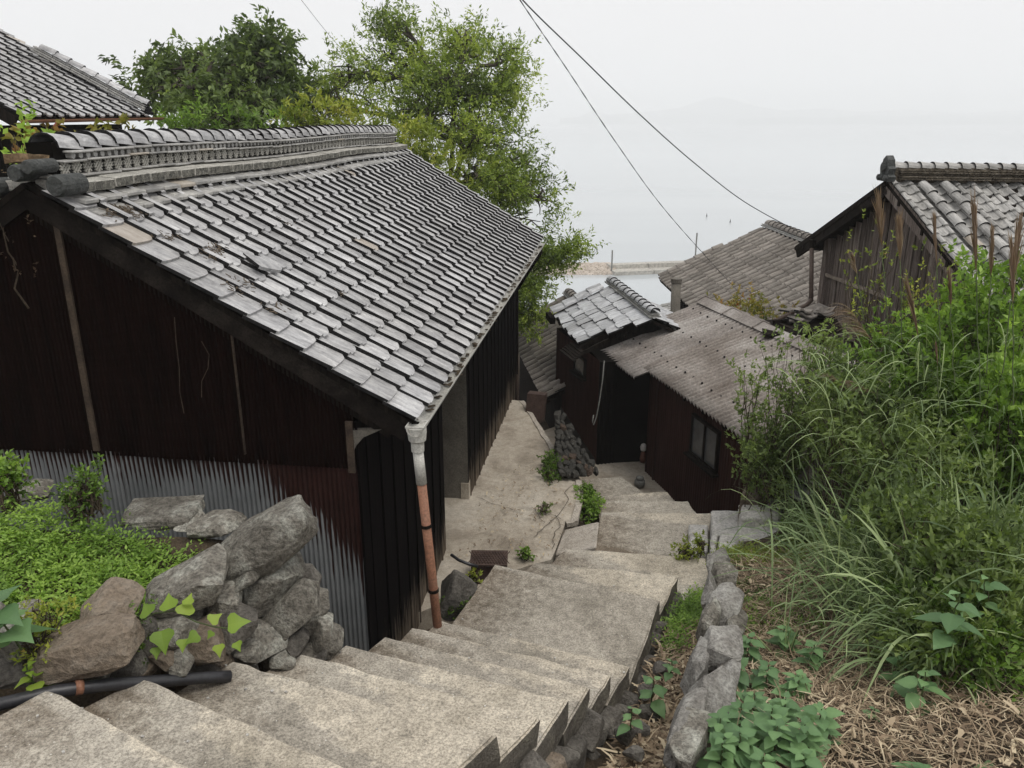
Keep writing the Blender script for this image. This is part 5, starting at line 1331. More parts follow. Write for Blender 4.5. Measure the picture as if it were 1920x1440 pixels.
# ------------------------------------------------------------------ harbour
bw = thing('breakwater', (10, 121, SEA), 'long low concrete breakwater wall across the harbour mouth', 'breakwater')
def sea_pt(u, v): return at_z(u, v, SEA)
b0 = sea_pt(1152, 517); b1 = sea_pt(1420, 506); d_ = (b1 - b0).normalized(); nn_ = V(-d_.y, d_.x, 0)
if nn_.y < 0: nn_ = -nn_
L = (b1 - b0).length + 20; k = 0; t = 0
while t < L:
    w = 6.2
    MB().box(b0 + d_ * (t + w / 2) + nn_ * 1.2 + Z * .1, (w - .12, 2.4, .9), d_, nn_, Z).build('block', M['seawall'], bw)
    MB().box(b0 + d_ * (t + w / 2) + nn_ * 3.2 + Z * .4, (w - .1, 1.6, 1.5), d_, nn_, Z).build('parapet', M['seawall'], bw); t += w
rmesh = rock_mesh('boulder', M['rubble'], 7, cuts=1)
rp = []; c0 = sea_pt(960, 516); c1 = sea_pt(1153, 515); rg = random.Random(4)
for i in range(1300):
    t = rg.random(); s = rg.uniform(0, 1); p = c0.lerp(c1, t); zz_ = math.sin(min(1, s * 1.15) * math.pi * .62) * .95
    rp.append(Matrix.Translation((p.x, p.y + s * 5.2, SEA + zz_ - .2)) @ Matrix.Rotation(rg.uniform(0, 6), 4, 'Z') @ Matrix.Diagonal((rg.uniform(.4, .95), rg.uniform(.4, .9), rg.uniform(.35, .7), 1)))
props(copies_joined('rubble_mound', rmesh, rp, [M['rubble']], None), 'bank of pinkish rubble stones closing the breakwater at its left end', 'rubble mound', kind='stuff')
cmound = MB(); q = [c0 + V(0, .3, -.3), c1 + V(0, .3, -.3), c1 + V(0, 2.6, .5), c0 + V(0, 2.6, .5), c1 + V(0, 5.5, -.3), c0 + V(0, 5.5, -.3)]
cmound.add(q, [(0, 1, 2, 3), (3, 2, 4, 5)]); props(cmound.build('mound_core', M['rubble'], None), 'core of the rubble bank in the harbour', 'ground', kind='structure')
for (u, vb, vt, lab) in ((1147, 502, 470, 'slim pole standing where rubble bank meets breakwater'), (1303, 492, 438, 'taller slim pole on the breakwater next to the grey roof')):
    r = ray(u, vb); p = r * ((SEA + 1.2) / r.z); hgt = (vb - vt) / F * (p.y * CP - p.z * SP) * 1.02
    props(MB().tube([p - Z * .5, p + Z * hgt], .11, 8).build('harbour_pole', M['potgrey'], None), lab, 'pole')
p = at_d(1003, 530, 60); 
# marker floats far out
for (u, v, lab) in ((1325, 406, 'tiny dark buoy far out on the water, left of a pair'), (1369, 417, 'tiny dark buoy far out on the water, right of a pair')):
    p = sea_pt(u, v); f_ = MB().tube([p - Z * .2, p + Z * .1, p + Z * .5, p + Z * .8], [.1, .13, .07, .02], 8); props(f_.build('buoy', M['wire'], None), lab, 'buoy')
# ------------------------------------------------------------------ overhead wires
def cable(pts, r, name, label, twist=False):
    ps = []; P = [at_d(*p) for p in pts]
    def cr_(p0, p1, p2, p3, t): return .5 * ((2 * p1) + (p2 - p0) * t + (2 * p0 - 5 * p1 + 4 * p2 - p3) * t * t + (3 * p1 - p0 - 3 * p2 + p3) * t ** 3)
    for i in range(len(P) - 1):
        a0 = P[max(i - 1, 0)]; a3 = P[min(i + 2, len(P) - 1)]
        for k in range(10): ps.append(cr_(a0, P[i], P[i + 1], a3, k / 10))
    ps.append(P[-1])
    m = MB()
    if twist:
        for ph in (0, math.pi):
            m.tube([p + V(math.cos(i * 1.6 + ph), 0, math.sin(i * 1.6 + ph)) * r * 1.2 for i, p in enumerate(ps)], r, 5)
    else: m.tube(ps, r, 6)
    props(m.build(name, M['wire'], None, smooth=True), label, 'cable')
cable([(880, -120, 6.4), (980, 0, 7), (1090, 108, 7.8), (1200, 215, 8.8), (1300, 304, 10), (1400, 381, 11.4), (1508, 440, 12.9)], .006, 'power_cable', 'thick black cable sagging from the sky to the wooden house')
cable([(900, -120, 7), (975, 0, 7.5), (1060, 125, 8.6), (1150, 260, 10), (1240, 385, 12), (1330, 488, 14.5), (1420, 585, 17)], .003, 'power_cable', 'thinner twisted cable sagging steeply towards the grey brown roof', True)
cable([(540, -30, 14), (565, 0, 15), (628, 78, 18), (700, 150, 20)], .004, 'power_cable', 'fine wire running down behind the trees at the top left')
# ------------------------------------------------------------------ foliage helpers
def unit(a): return a / np.maximum(np.linalg.norm(a, axis=1, keepdims=True), 1e-6)
def leaves_mesh(name, C, D, size, aspect, mat, tint, fold=0.25, upbias=0.6, droop=0.0, rng=rs):
    """C base points, D growth directions (N,3): folded leaf of two triangles pairs"""
    n = len(C); D = unit(D); r = rng.normal(size=(n, 3)); r[:, 2] = np.abs(r[:, 2]) * upbias + upbias
    Sd = unit(np.cross(D, r)); Nn = unit(np.cross(Sd, D)); Nn *= np.sign(Nn[:, 2:3] + 1e-9)
    sz = size * rng.uniform(.65, 1.3, size=(n, 1)); w = sz * aspect
    tip = C + D * sz; tip[:, 2] -= droop * sz[:, 0]
    mid = C + D * sz * .45
    a = mid + Sd * w * .5 + Nn * w * fold; b = mid - Sd * w * .5 + Nn * w * fold
    vs = np.stack([C, a, tip, b], axis=1).reshape(-1, 3); i = np.arange(n) * 4
    fs = np.concatenate([np.stack([i, i + 1, i + 2], 1), np.stack([i, i + 2, i + 3], 1)])
    return np_mesh(name, vs, fs, mat, tint=np.repeat(tint, 4))
def tube_np(segs, name, mat, parent=None, n=5):
    m = MB()
    for pts, r in segs: m.tube(pts, r, n, cap=False)
    return m.build(name, mat, parent, smooth=True)
def clump_noise(P, f, seed=0):
    return np.array([noise.noise(Vector(tuple(p * f)) + Vector((seed, seed * 2, 0))) for p in P])
def ball(n, rng):
    v = unit(rng.normal(size=(n, 3))); return v * (rng.uniform(0, 1, size=(n, 1)) ** (1 / 3.0))
def bend(p, q, sag, n=6, jit=.0):
    pts = []
    for i in range(n + 1):
        t = i / n; x = p.lerp(q, t); x = x + Z * sag * 4 * t * (1 - t)
        if 0 < i < n: x = x + Vector((random.gauss(0, jit), random.gauss(0, jit), random.gauss(0, jit)))
        pts.append(x)
    return pts
def tree(name, base, top, blobs, nleaf, lsize, aspect, mat, label, trunk_r=.12, seed=1, group=None, twigs=24, spray=.3, hole=.0, droop=.2):
    rg = np.random.RandomState(seed); random.seed(seed)
    t = thing(name, base, label, 'tree' if 'tree' in name else 'shrub', group)
    base = Vector(base); top = Vector(top)
    tr = bend(base, top, 0, 8, .12); segs = [(tr, [trunk_r * (1 - .85 * i / 8) for i in range(9)])]
    TP = []; TD = []
    for (c, rad, wgt) in blobs:
        c = Vector(c); k = min(range(len(tr)), key=lambda i: abs(tr[i].z - (c.z - .8 * rad[2])) + .1 * i)
        lp = bend(tr[k], c, .15, 6, .08); segs.append((lp, [trunk_r * .45 * (1 - .7 * i / 6) for i in range(7)]))
        for q in range(int(twigs * wgt)):
            d = rg.normal(size=3); d /= np.linalg.norm(d); e = c + Vector((d[0] * rad[0], d[1] * rad[1], d[2] * rad[2])) * (rg.uniform(.55, 1.08))
            s = lp[rg.randint(3, 7)]; tp = bend(s, e, .1, 5, .04); segs.append((tp, [.02 * trunk_r / .12 * (1 - .8 * i / 5) + .003 for i in range(6)]))
            for w in range(3, 6): TP.append(tp[w]); TD.append((tp[w] - tp[w - 1]).normalized())
    tube_np(segs, 'trunk', M['bark'], t)
    TP = np.array([tuple(p) for p in TP]); TD = np.array([tuple(p) for p in TD])
    # sprays of leaves round the twig ends
    ns = int(nleaf / 14); idx = rg.randint(0, len(TP), ns)
    sp = TP[idx] + rg.normal(size=(ns, 3)) * spray * np.array([1, 1, .7])
    sd = unit(TD[idx] + rg.normal(size=(ns, 3)) * .8 + np.array([0, 0, .15]))
    keep = clump_noise(sp, 1.1, seed) > -.42 + hole
    sp, sd = sp[keep], sd[keep]; ns = len(sp)
    k = 14; tt = rg.uniform(-.02, .34, size=(ns, k, 1)) * spray / .3
    C = (sp[:, None, :] + sd[:, None, :] * tt + rg.normal(size=(ns, k, 3)) * .035).reshape(-1, 3)
    D = (sd[:, None, :] + rg.normal(size=(ns, k, 3)) * .75).reshape(-1, 3); D[:, 2] -= droop
    ct = rg.uniform(.15, .75, size=ns) + clump_noise(sp, .8, seed + 3) * .5
    tint = np.clip(np.repeat(ct, k) + rg.normal(size=ns * k) * .13, 0, .93); tint[rg.uniform(size=len(tint)) < .012] = 1.0
    link('crown', leaves_mesh('crown', C, D, lsize, aspect, mat, tint, rng=rg), t)
    return t
def px_blob(u, v, d, w, h, dep, wgt=1):
    s = d / F; return (at_d(u, v, d), (w * s / 2, dep, h * s / 2), wgt)
tree('leafy_tree', (-6.6, 17.8, -7.5), (-6.1, 17.8, .6),
     [px_blob(330, 165, 17.5, 110, 90, 1.4, 1.4), px_blob(410, 195, 17.2, 150, 120, 1.3, 1.2), px_blob(495, 140, 17.5, 105, 120, 1.3, 1.5), px_blob(500, 92, 17.6, 70, 44, .8, .6),
      px_blob(300, 145, 17.4, 50, 50, .8, .5), px_blob(450, 215, 16.8, 200, 110, 1.2, 1.2), px_blob(555, 205, 17.6, 90, 70, 1, .7), px_blob(360, 125, 17.6, 60, 36, .8, .5)],
     23000, .15, .42, M['leafdark'], 'dark broad leaved tree behind the ridge of the big house', .16, 3, spray=.26, twigs=22, droop=.5, hole=.1)
tree('airy_tree', (-1.9, 18.5, -8), (-1.2, 18.6, .6),
     [px_blob(735, 110, 18.5, 110, 130, 1.1, 1.2), px_blob(728, 50, 18.6, 34, 50, .3, .35), px_blob(865, 85, 18.3, 100, 70, 1, .9), px_blob(650, 150, 18.6, 130, 120, 1.2, 1), px_blob(850, 160, 18, 170, 130, 1.5, 1.6),
      px_blob(935, 175, 18.3, 100, 120, 1.2, 1.2), px_blob(780, 200, 17.5, 180, 140, 1.3, 1.3), px_blob(900, 260, 17.5, 200, 150, 1.4, 1.6), px_blob(965, 355, 17.2, 120, 120, 1.2, 1.3),
      px_blob(900, 340, 17.2, 160, 90, 1.1, 1), px_blob(990, 310, 17.6, 50, 50, .7, .35), px_blob(1010, 375, 17.4, 50, 50, .7, .4), px_blob(990, 435, 17.2, 60, 80, .8, .7), px_blob(960, 110, 18.4, 60, 60, .7, .3), px_blob(600, 190, 18.4, 80, 90, .9, .5)],
     58000, .10, .34, M['leaftree'], 'tall airy bright green tree beside the far end of the roof', .17, 5, spray=.25, twigs=22, hole=.16, droop=.1)
tree('leaning_tree', (-.2, 17.6, -7.5), (.15, 17.0, -3.4),
     [px_blob(1005, 490, 16.6, 90, 60, .6, .8), px_blob(1040, 478, 16.4, 80, 40, .5, .5), px_blob(1085, 466, 16.2, 34, 18, .2, .25), px_blob(995, 560, 16.2, 50, 100, .6, .9), px_blob(985, 600, 16, 55, 60, .6, .7)],
     11000, .09, .34, M['leaftree'], 'slender leaning branches of green leaves dropping past the gutter end', .07, 8, spray=.15, twigs=22, droop=.1)
def bush(name, base, blobs, nleaf, lsize, aspect, mat, label, seed=1, tw=20, group=None, droop=.0, spray=.16, tb=.45, cat='shrub', stems=True, k=8, hole=0.0, parent_stuff=False):
    rg = np.random.RandomState(seed); random.seed(seed); base = Vector(base)
    t = thing(name, base, label, cat, group)
    segs = []; TP = []; TD = []
    for (c, rad, wgt) in blobs:
        for q in range(int(tw * wgt)):
            d = rg.normal(size=3); d /= np.linalg.norm(d); d[2] = abs(d[2]) * .9 - .25
            e = Vector(c) + Vector((d[0] * rad[0], d[1] * rad[1], d[2] * rad[2])) * rg.uniform(.5, 1.1)
            s = Vector((c[0] + rg.normal() * rad[0] * .3, c[1] + rg.normal() * rad[1] * .3, min(base.z, c[2] - rad[2])))
            tp = bend(s, e, .08, 6, .02); segs.append((tp, [.007, .0065, .006, .005, .004, .003, .002]))
            for w in range(2, 7): TP.append(tp[w]); TD.append((tp[w] - tp[w - 1]).normalized())
    tube_np(segs, 'stems', M['twig'], t, n=4)
    TP = np.array([tuple(p) for p in TP]); TD = np.array([tuple(p) for p in TD])
    ns = nleaf // k; idx = rg.randint(0, len(TP), ns)
    sp = TP[idx] + rg.normal(size=(ns, 3)) * spray * .6; sd = unit(TD[idx] + rg.normal(size=(ns, 3)) * .7 + np.array([0, 0, .1]))
    kp = clump_noise(sp, 2.2, seed) > -.5 + hole; sp, sd = sp[kp], sd[kp]; ns = len(sp)
    C = (sp[:, None, :] + sd[:, None, :] * rg.uniform(0, spray, size=(ns, k, 1))).reshape(-1, 3)
    D = (sd[:, None, :] + rg.normal(size=(ns, k, 3)) * .8).reshape(-1, 3); D[:, 2] -= droop
    ct = tb + rg.normal(size=ns) * .14 + clump_noise(sp, 1.6, seed + 3) * .5
    tint = np.clip(np.repeat(ct, k) + rg.normal(size=ns * k) * .1, 0, .93); tint[rg.uniform(size=len(tint)) < .01] = 1.0
    link('leaves', leaves_mesh('leaves', C, D, lsize, aspect, mat, tint, rng=rg), t)
    return t
bush('yellow_bush', (-4.6, 15.6, -2.5), [px_blob(610, 215, 16, 150, 60, .7), px_blob(560, 225, 16, 80, 50, .6, .6), px_blob(680, 225, 16, 80, 40, .6, .6), px_blob(600, 190, 16, 40, 40, .4, .4)], 5200, .13, .3, M['leafyellow'], 'yellow green shrub peeking over the middle of the ridge', 11, 26, tb=.55)
bush('yellow_bush', (-1.9, 16.0, -3.5), [px_blob(795, 270, 15.8, 100, 90, .6), px_blob(770, 245, 15.8, 60, 50, .5, .5), px_blob(840, 310, 15.6, 70, 40, .5, .6)], 7500, .12, .3, M['leafyellow'], 'yellow green shrub beside the far end of the ridge', 12, 26, tb=.5)
bush('green_bush', (-7.2, 15.6, -2.5), [px_blob(400, 225, 15.8, 160, 60, .8), px_blob(330, 235, 15.6, 100, 40, .6, .6), px_blob(480, 235, 15.8, 120, 40, .6, .8)], 4800, .12, .34, M['leafgreen'], 'mid green shrub in front of the dark tree, just over the ridge', 13, 24)
bush('vine', (-6.6, 12.3, -2), [px_blob(180, 258, 12.2, 210, 36, .25), px_blob(90, 285, 10, 80, 60, .2, .5)], 1500, .12, .55, M['leafautumn'], 'reddening creeper hanging along the copper gutter of the upper house', 14, 20, tb=.55, droop=.4, cat='creeper')
bush('vine', (-3.7, 6.4, -.9), [px_blob(60, 270, 6.6, 120, 50, .2), px_blob(20, 250, 6.6, 50, 60, .2, .4), px_blob(90, 240, 7.2, 90, 40, .2, .4)], 170, .065, .6, M['leafgreen'], 'bright creeper sprigs over the broken near end of the ridge', 15, 7, tb=.8, cat='creeper')
bush('dead_vine', (-3.5, 5.3, -1.3), [px_blob(10, 400, 5.6, 60, 70, .15), px_blob(60, 390, 5.6, 90, 40, .15)], 300, .03, .5, M['dryleaf'], 'dry dead creeper hanging in the dark gable corner', 16, 4, tb=.2, droop=.6, cat='creeper')
bush('autumn_bush', (4.6, 14.2, -4.8), [px_blob(1395, 575, 14.4, 90, 50, .5), px_blob(1440, 600, 13.8, 70, 50, .5, .8), px_blob(1360, 580, 14.6, 50, 30, .4, .5)], 3000, .08, .4, M['leafautumn'], 'reddish yellow shrub between shed ridge and the big brown roof', 17, 22, tb=.5)
# --- right hand thicket
bush('dense_shrub', (4.2, 7.6, -3.6), [px_blob(1800, 640, 7.6, 280, 200, .8, 1.6), px_blob(1880, 560, 7.4, 160, 160, .7, 1.2), px_blob(1700, 700, 7.4, 220, 160, .7, 1.2), px_blob(1900, 760, 6.6, 180, 240, .7, 1.2)], 30000, .066, .48, M['leafgreen'], 'thick bright leaved shrub filling the bank below the wooden house', 31, 40, spray=.12, tb=.42)
bush('dense_shrub', (3.2, 6.6, -3.5), [px_blob(1620, 760, 7, 200, 160, .6, 1.2), px_blob(1700, 860, 6.4, 240, 180, .7, 1.2), px_blob(1580, 730, 7.4, 120, 110, .5, .6)], 15000, .055, .45, M['leafdark'], 'darker shrub mixed with long grass in the middle of the bank', 32, 34, spray=.12, tb=.62, droop=.1)
bush('dense_shrub', (2.9, 4.6, -3.1), [px_blob(1790, 1040, 5.2, 280, 260, .5, 1.6), px_blob(1880, 1180, 4.7, 200, 260, .45, 1.2), px_blob(1700, 990, 5.7, 130, 160, .45, .9), px_blob(1760, 1200, 4.7, 160, 160, .4, .9)], 15000, .055, .48, M['leafdark'], 'shadowy small leaved shrub at the right edge under the tall grass', 33, 34, spray=.12, tb=.45, hole=.2)
bush('dense_shrub', (2.6, 3.9, -2.9), [px_blob(1870, 1240, 4.4, 200, 140, .35), px_blob(1760, 1150, 4.9, 180, 120, .35), px_blob(1800, 1180, 4.8, 130, 120, .35, .8)], 5200, .045, .45, M['leafgreen'], 'mixed green weeds at the front foot of the tall grass', 36, 30, spray=.1, tb=.3)
bush('dense_shrub', (5.2, 6.4, -3.0), [(Vector((5.0, 6.6, -2.3)), (.9, .9, .6), 1.2), (Vector((5.6, 5.0, -2.3)), (.9, .9, .6), 1.2), (Vector((4.4, 4.6, -2.5)), (.7, .7, .5), 1), (Vector((6.2, 7.6, -2.2)), (.9, .9, .7), 1.2)], 26000, .07, .48, M['leafgreen'], 'bright shrub mass continuing along the bank past the right edge', 37, 36, spray=.14, tb=.4)
bush('arching_shrub', (3.4, 8.4, -4.0), [px_blob(1440, 850, 8.4, 130, 130, .5, 1.3), px_blob(1480, 760, 8.3, 150, 130, .5, 1), px_blob(1500, 650, 8.4, 150, 60, .5, .5), px_blob(1420, 700, 8.6, 80, 60, .4, .25), px_blob(1550, 640, 8.2, 120, 60, .5, .5)], 11000, .045, .5, M['leafdark'], 'small leaved shrub arching over the corrugated shed roof', 34, 36, spray=.11, tb=.72)
bush('spindly_shrub', (4.3, 8.6, -2.6), [px_blob(1640, 470, 8.6, 130, 90, .4, .6), px_blob(1700, 560, 8.4, 150, 120, .4, .9), px_blob(1640, 600, 8.4, 120, 80, .4, .6), px_blob(1780, 500, 8.2, 120, 120, .4, .6)], 1500, .045, .45, M['leafyellow'], 'sparse yellowish shrub in front of the board gable', 35, 26, spray=.12, tb=.4)
# --- grass blades
def blades(name, roots, dirs, lens, width, droop, mat, tint, seg=7, parent=None, kind=None):
    n = len(roots); t = np.linspace(0, 1, seg + 1)[None, :, None]
    R = roots[:, None, :]; D = unit(dirs)[:, None, :]; L = lens[:, None, None]
    P = R + D * L * t; P[:, :, 2] -= (droop[:, None] * lens[:, None] * t[:, :, 0] ** 2.2)
    side = unit(np.cross(dirs, np.array([0, 0, 1.0]) + rs.normal(size=(n, 3)) * .25))[:, None, :]
    w = width[:, None, None] * (np.minimum(1, 3.2 * (1 - t)) * np.minimum(1, .5 + 2 * t)) * .5
    A = P + side * w; B = P - side * w
    vs = np.concatenate([A, B], 1).reshape(-1, 3); base = (np.arange(n) * 2 * (seg + 1))[:, None]
    i = np.arange(seg)[None, :]; f = np.stack([base + i, base + i + 1, base + i + seg + 2, base + i + seg + 1], -1).reshape(-1, 4)
    return link(name, np_mesh(name, vs, f, mat, tint=np.repeat(tint, 2 * (seg + 1))), parent, kind=kind)
def grass_clump(base, n, L, spread, label, seed, lean=(0, 0), wid=.012, droop=.75, name='grass_clump', r=.25, tb=.5, mat='blade'):
    rg = np.random.RandomState(seed); t = thing(name, base, label, 'grass')
    roots = np.array(tuple(base)) + np.c_[rg.normal(size=(n, 2)) * r, rg.uniform(-.1, .05, n)]
    d = np.c_[rg.normal(size=(n, 2)) * spread + np.array(lean), np.abs(rg.normal(size=n)) * .3 + .85]
    blades('blades', roots, d, L * rg.uniform(.45, 1.1, n), wid * rg.uniform(.6, 1.3, n), droop * rg.uniform(.35, 1.2, n), M[mat], np.clip(tb + rg.normal(size=n) * .22, 0, 1), parent=t)
    return t
def gbase(u, v, d): 
    p = at_d(u, v, d); p.z = bank_z(p.x, p.y); return p
grass_clump(gbase(1760, 1000, 5.5), 1100, 1.5, .42, 'big clump of long arching grass at the right side of the bank', 41, (-.15, 0), r=.3)
grass_clump(gbase(1740, 930, 6.2), 600, 1.25, .42, 'arching grass clump leaning left over the pale blocks', 42, (-.12, -.05), r=.25)
grass_clump(gbase(1870, 960, 5.6), 700, 1.6, .35, 'tall grass clump at the right picture edge', 43, (-.05, 0), r=.28)
grass_clump(gbase(1640, 800, 7.3), 420, 1.2, .4, 'grass clump growing through the shrubs behind the blocks', 44, (-.15, 0), r=.3, tb=.6)
grass_clump(gbase(1800, 1180, 4.7), 200, 1.0, .5, 'lower grass tuft drooping over the straw', 45, (-.15, -.2), r=.2, wid=.014, tb=.4)
grass_clump(gbase(1800, 1060, 5.2), 420, 1.1, .55, 'bright arching grass in front of the big clump', 48, (-.3, -.25), r=.3, tb=.75, wid=.011)
grass_clump(gbase(1690, 840, 6.8), 320, 1.0, .55, 'pale grass clump leaning over the bank end', 49, (-.3, -.1), r=.25, tb=.8, wid=.01)
grass_clump(gbase(1850, 1130, 4.9), 330, 1.25, .5, 'long blades arching over the shade at the right edge', 50, (-.2, -.15), r=.3, tb=.7, wid=.012)
grass_clump((4.1, 4.2, -2.75), 600, 1.2, .5, 'long grass clump on the bank past the right picture edge', 51, (-.1, 0), r=.5)
grass_clump(gbase(1840, 1080, 5.0), 90, 1.45, .5, 'few broad bright blades hanging over the right hand clump', 52, (-.2, -.2), r=.35, tb=.85, wid=.022)
grass_clump(gbase(1760, 900, 6.0), 110, 1.4, .5, 'broad pale blades arching from the middle of the thicket', 53, (-.25, -.1), r=.3, tb=.85, wid=.018)
grass_clump(gbase(1480, 1150, 5.2), 16, .85, .35, 'single long grass shoot bending up from the straw', 46, (.25, 0), r=.03, wid=.01, droop=.5)
grass_clump(gbase(1560, 900, 7.6), 110, .55, .5, 'short grass tuft on the bank end beside the fallen tiles', 47, (-.2, -.1), r=.2, wid=.008, tb=.6)
# --- plumes of silver grass
def plume(tip, stem_base, label, L=.35, fan=.1, seed=1, tb=.45, droopy=0.0):
    rg = np.random.RandomState(seed); t = thing('plume_grass', stem_base, label, 'grass', 'tall brown plumes rising from the thicket')
    tip = Vector(tip); sb = Vector(stem_base); ax = (tip - sb).normalized(); neck = tip - ax * L
    pts = bend(sb, neck, 0, 8, .004) ; MB().tube(pts, .0045, 5, cap=False).build('stalk', M['stem'], t)
    n = 170; s = rg.uniform(0, .6, n); roots = np.array([tuple(neck + ax * L * q) for q in s])
    d = np.array(tuple(ax)) + rg.normal(size=(n, 3)) * fan + np.array([-droopy, 0, 0])
    blades('plume', roots, d, L * rg.uniform(.35, .62, n), np.full(n, .005), np.full(n, .12 + droopy * .7), M['plume'], np.clip(tb + rg.normal(size=n) * .2, 0, 1), seg=4, parent=t)
for k, (u, v, d, ub, vb, L, fan, tb, dr, lab) in enumerate([
    (1645, 352, 6.6, 1668, 640, .5, .09, .3, 0, 'brown plume standing highest before the gable peak'), (1686, 398, 6.6, 1690, 640, .4, .08, .4, .0, 'pale brown plume just right of the tallest one'),
    (1752, 400, 6.4, 1765, 700, .42, .04, .25, 0, 'narrow brown plume against the verge of the wooden house'), (1826, 362, 6.2, 1838, 760, .62, .045, .25, 0, 'long thin plume in front of the grey tile roof'),
    (1862, 420, 6.3, 1850, 700, .42, .05, .35, 0, 'short plume right of the long thin one'), (1915, 395, 6, 1880, 700, .55, .06, .3, 0, 'plume leaning right at the picture edge'),
    (1898, 440, 5.8, 1900, 760, .5, .05, .25, 0, 'second plume by the right picture edge'), (1780, 505, 6.2, 1790, 720, .3, .05, .15, 0, 'short reddish plume low in front of the verge'),
    (1700, 520, 6.4, 1735, 700, .5, .05, .2, 0, 'reddish plume slanting left over the board wall'), (1572, 545, 6.8, 1650, 660, .5, .16, .7, .55, 'drooping pale fan shaped plume over the boards'),
    (1600, 470, 6.9, 1620, 600, .2, .12, .6, .2, 'small nodding pale plume beside the corner post'), (1545, 690, 7.2, 1600, 740, .35, .14, .6, .4, 'pale drooping plume over the arching shrub'),
    (1755, 640, 5.9, 1765, 800, .18, .04, .1, 0, 'tiny dark red plume in the shrub'), (1585, 705, 6.9, 1680, 760, .3, .14, .6, .4, 'pale plume lying across the dense shrub')]):
    plume(at_d(u, v, d), at_d(ub, vb, d), lab, L, fan, 60 + k, tb, dr)
# --- green ground cover on the mound
def cover(name, pts, nrm_up, n_per, lsize, aspect, mat, label, seed, tb=.5, hgt=.12, kind='stuff', cat='ground cover', k=9):
    rg = np.random.RandomState(seed); P = np.array(pts); n = len(P)
    dirs = unit(np.c_[rg.normal(size=(n, 2)) * .75, rg.uniform(.3, 1.1, n)]); L = hgt * rg.uniform(.5, 1.4, n)
    tt = np.linspace(.1, 1, k)[None, :, None]
    C = P[:, None, :] + dirs[:, None, :] * L[:, None, None] * tt; C[:, :, 2] -= (L[:, None] * .25 * tt[:, :, 0] ** 2)
    sd = unit(np.cross(dirs, np.array([0, 0, 1.])))[:, None, :] * np.where(np.arange(k) % 2 == 0, 1, -1)[None, :, None]
    D = sd + dirs[:, None, :] * .5 + rg.normal(size=(n, k, 3)) * .2
    ct = tb + clump_noise(P, 2.5, seed) * .5 + rg.normal(size=n) * .12
    tint = np.clip(np.repeat(ct, k) + rg.normal(size=n * k) * .08, 0, .93)
    me = leaves_mesh(name, C.reshape(-1, 3), D.reshape(-1, 3), lsize, aspect, mat, tint, upbias=1.5, rng=rg)
    return props(link(name, me, None), label, cat, kind=kind)
def scatter_px(poly_px, n, zf, rg):
    """random points whose ground spot lies inside an outline drawn on the ground"""
    W_ = [Vector(at_z(u, v, z)) for (u, v, z) in poly_px]; xs_ = [p.x for p in W_]; ys_ = [p.y for p in W_]; out = []
    def inside(x, y):
        c = False; j = len(W_) - 1
        for i in range(len(W_)):
            if (W_[i].y > y) != (W_[j].y > y) and x < (W_[j].x - W_[i].x) * (y - W_[i].y) / (W_[j].y - W_[i].y) + W_[i].x: c = not c
            j = i
        return c
    while len(out) < n:
        x = rg.uniform(min(xs_), max(xs_)); y = rg.uniform(min(ys_), max(ys_))
        if inside(x, y): out.append((x, y, zf(x, y)))
    return out
rg0 = np.random.RandomState(5)
gp1 = scatter_px([(-700, 1150, -2.35), (60, 1120, -2.4), (180, 1115, -2.4), (300, 1085, -2.32), (385, 1060, -2.3), (380, 1010, -2.3), (300, 990, -2.3), (190, 970, -2.3), (80, 955, -2.3), (-700, 960, -2.3)], 5200, lambda x, y: mound_z(x, y) + .0 + .12 * max(0, noise.noise(Vector((x * 2.2, y * 2.2, 7)))), rg0)
cover('ground_cover', gp1, None, 0, .03, .42, M['leafgreen'], 'bright green feathery ground cover spread over the raised bed', 71, tb=.62, hgt=.17)
gp2 = scatter_px([(-600, 1190, -2.6), (90, 1180, -2.6), (240, 1110, -2.4), (320, 1090, -2.4), (100, 1110, -2.4), (-600, 1120, -2.4)], 800, mound_z, rg0)
cover('ground_cover', gp2, None, 0, .025, .4, M['leafyellow'], 'yellowish weeds along the front of the raised bed', 72, tb=.35, hgt=.13)
bush('mound_shrub', (-2.45, 4.5, -2.3), [px_blob(150, 930, 4.9, 80, 90, .15), px_blob(170, 905, 4.9, 40, 60, .1, .5)], 1100, .028, .5, M['leafgreen'], 'small dark twiggy shrub standing above the green cover', 73, 26, spray=.06, tb=.15)
bush('mound_shrub', (-3.2, 4.4, -2.3), [px_blob(10, 900, 4.9, 60, 120, .15)], 900, .035, .6, M['leafgreen'], 'leafy sprig at the left edge before the zinc sheet', 74, 26, spray=.07, tb=.35)
bush('fern', (-1.65, 3.9, -2.5), [px_blob(235, 1175, 4.0, 80, 60, .08), px_blob(240, 1215, 4.0, 50, 70, .08, .7)], 1300, .022, .35, M['leafgreen'], 'dark green fern tuft tucked between the wall stones', 75, 24, spray=.05, tb=.3, cat='fern', droop=.5)
bush('weed', (-2.0, 3.6, -2.6), [px_blob(75, 1150, 3.8, 90, 60, .08), px_blob(65, 1200, 3.7, 60, 80, .08)], 900, .03, .4, M['leafyellow'], 'pale yellow green weed clump on the corner of the stone wall', 76, 20, spray=.06, tb=.5, cat='weed')
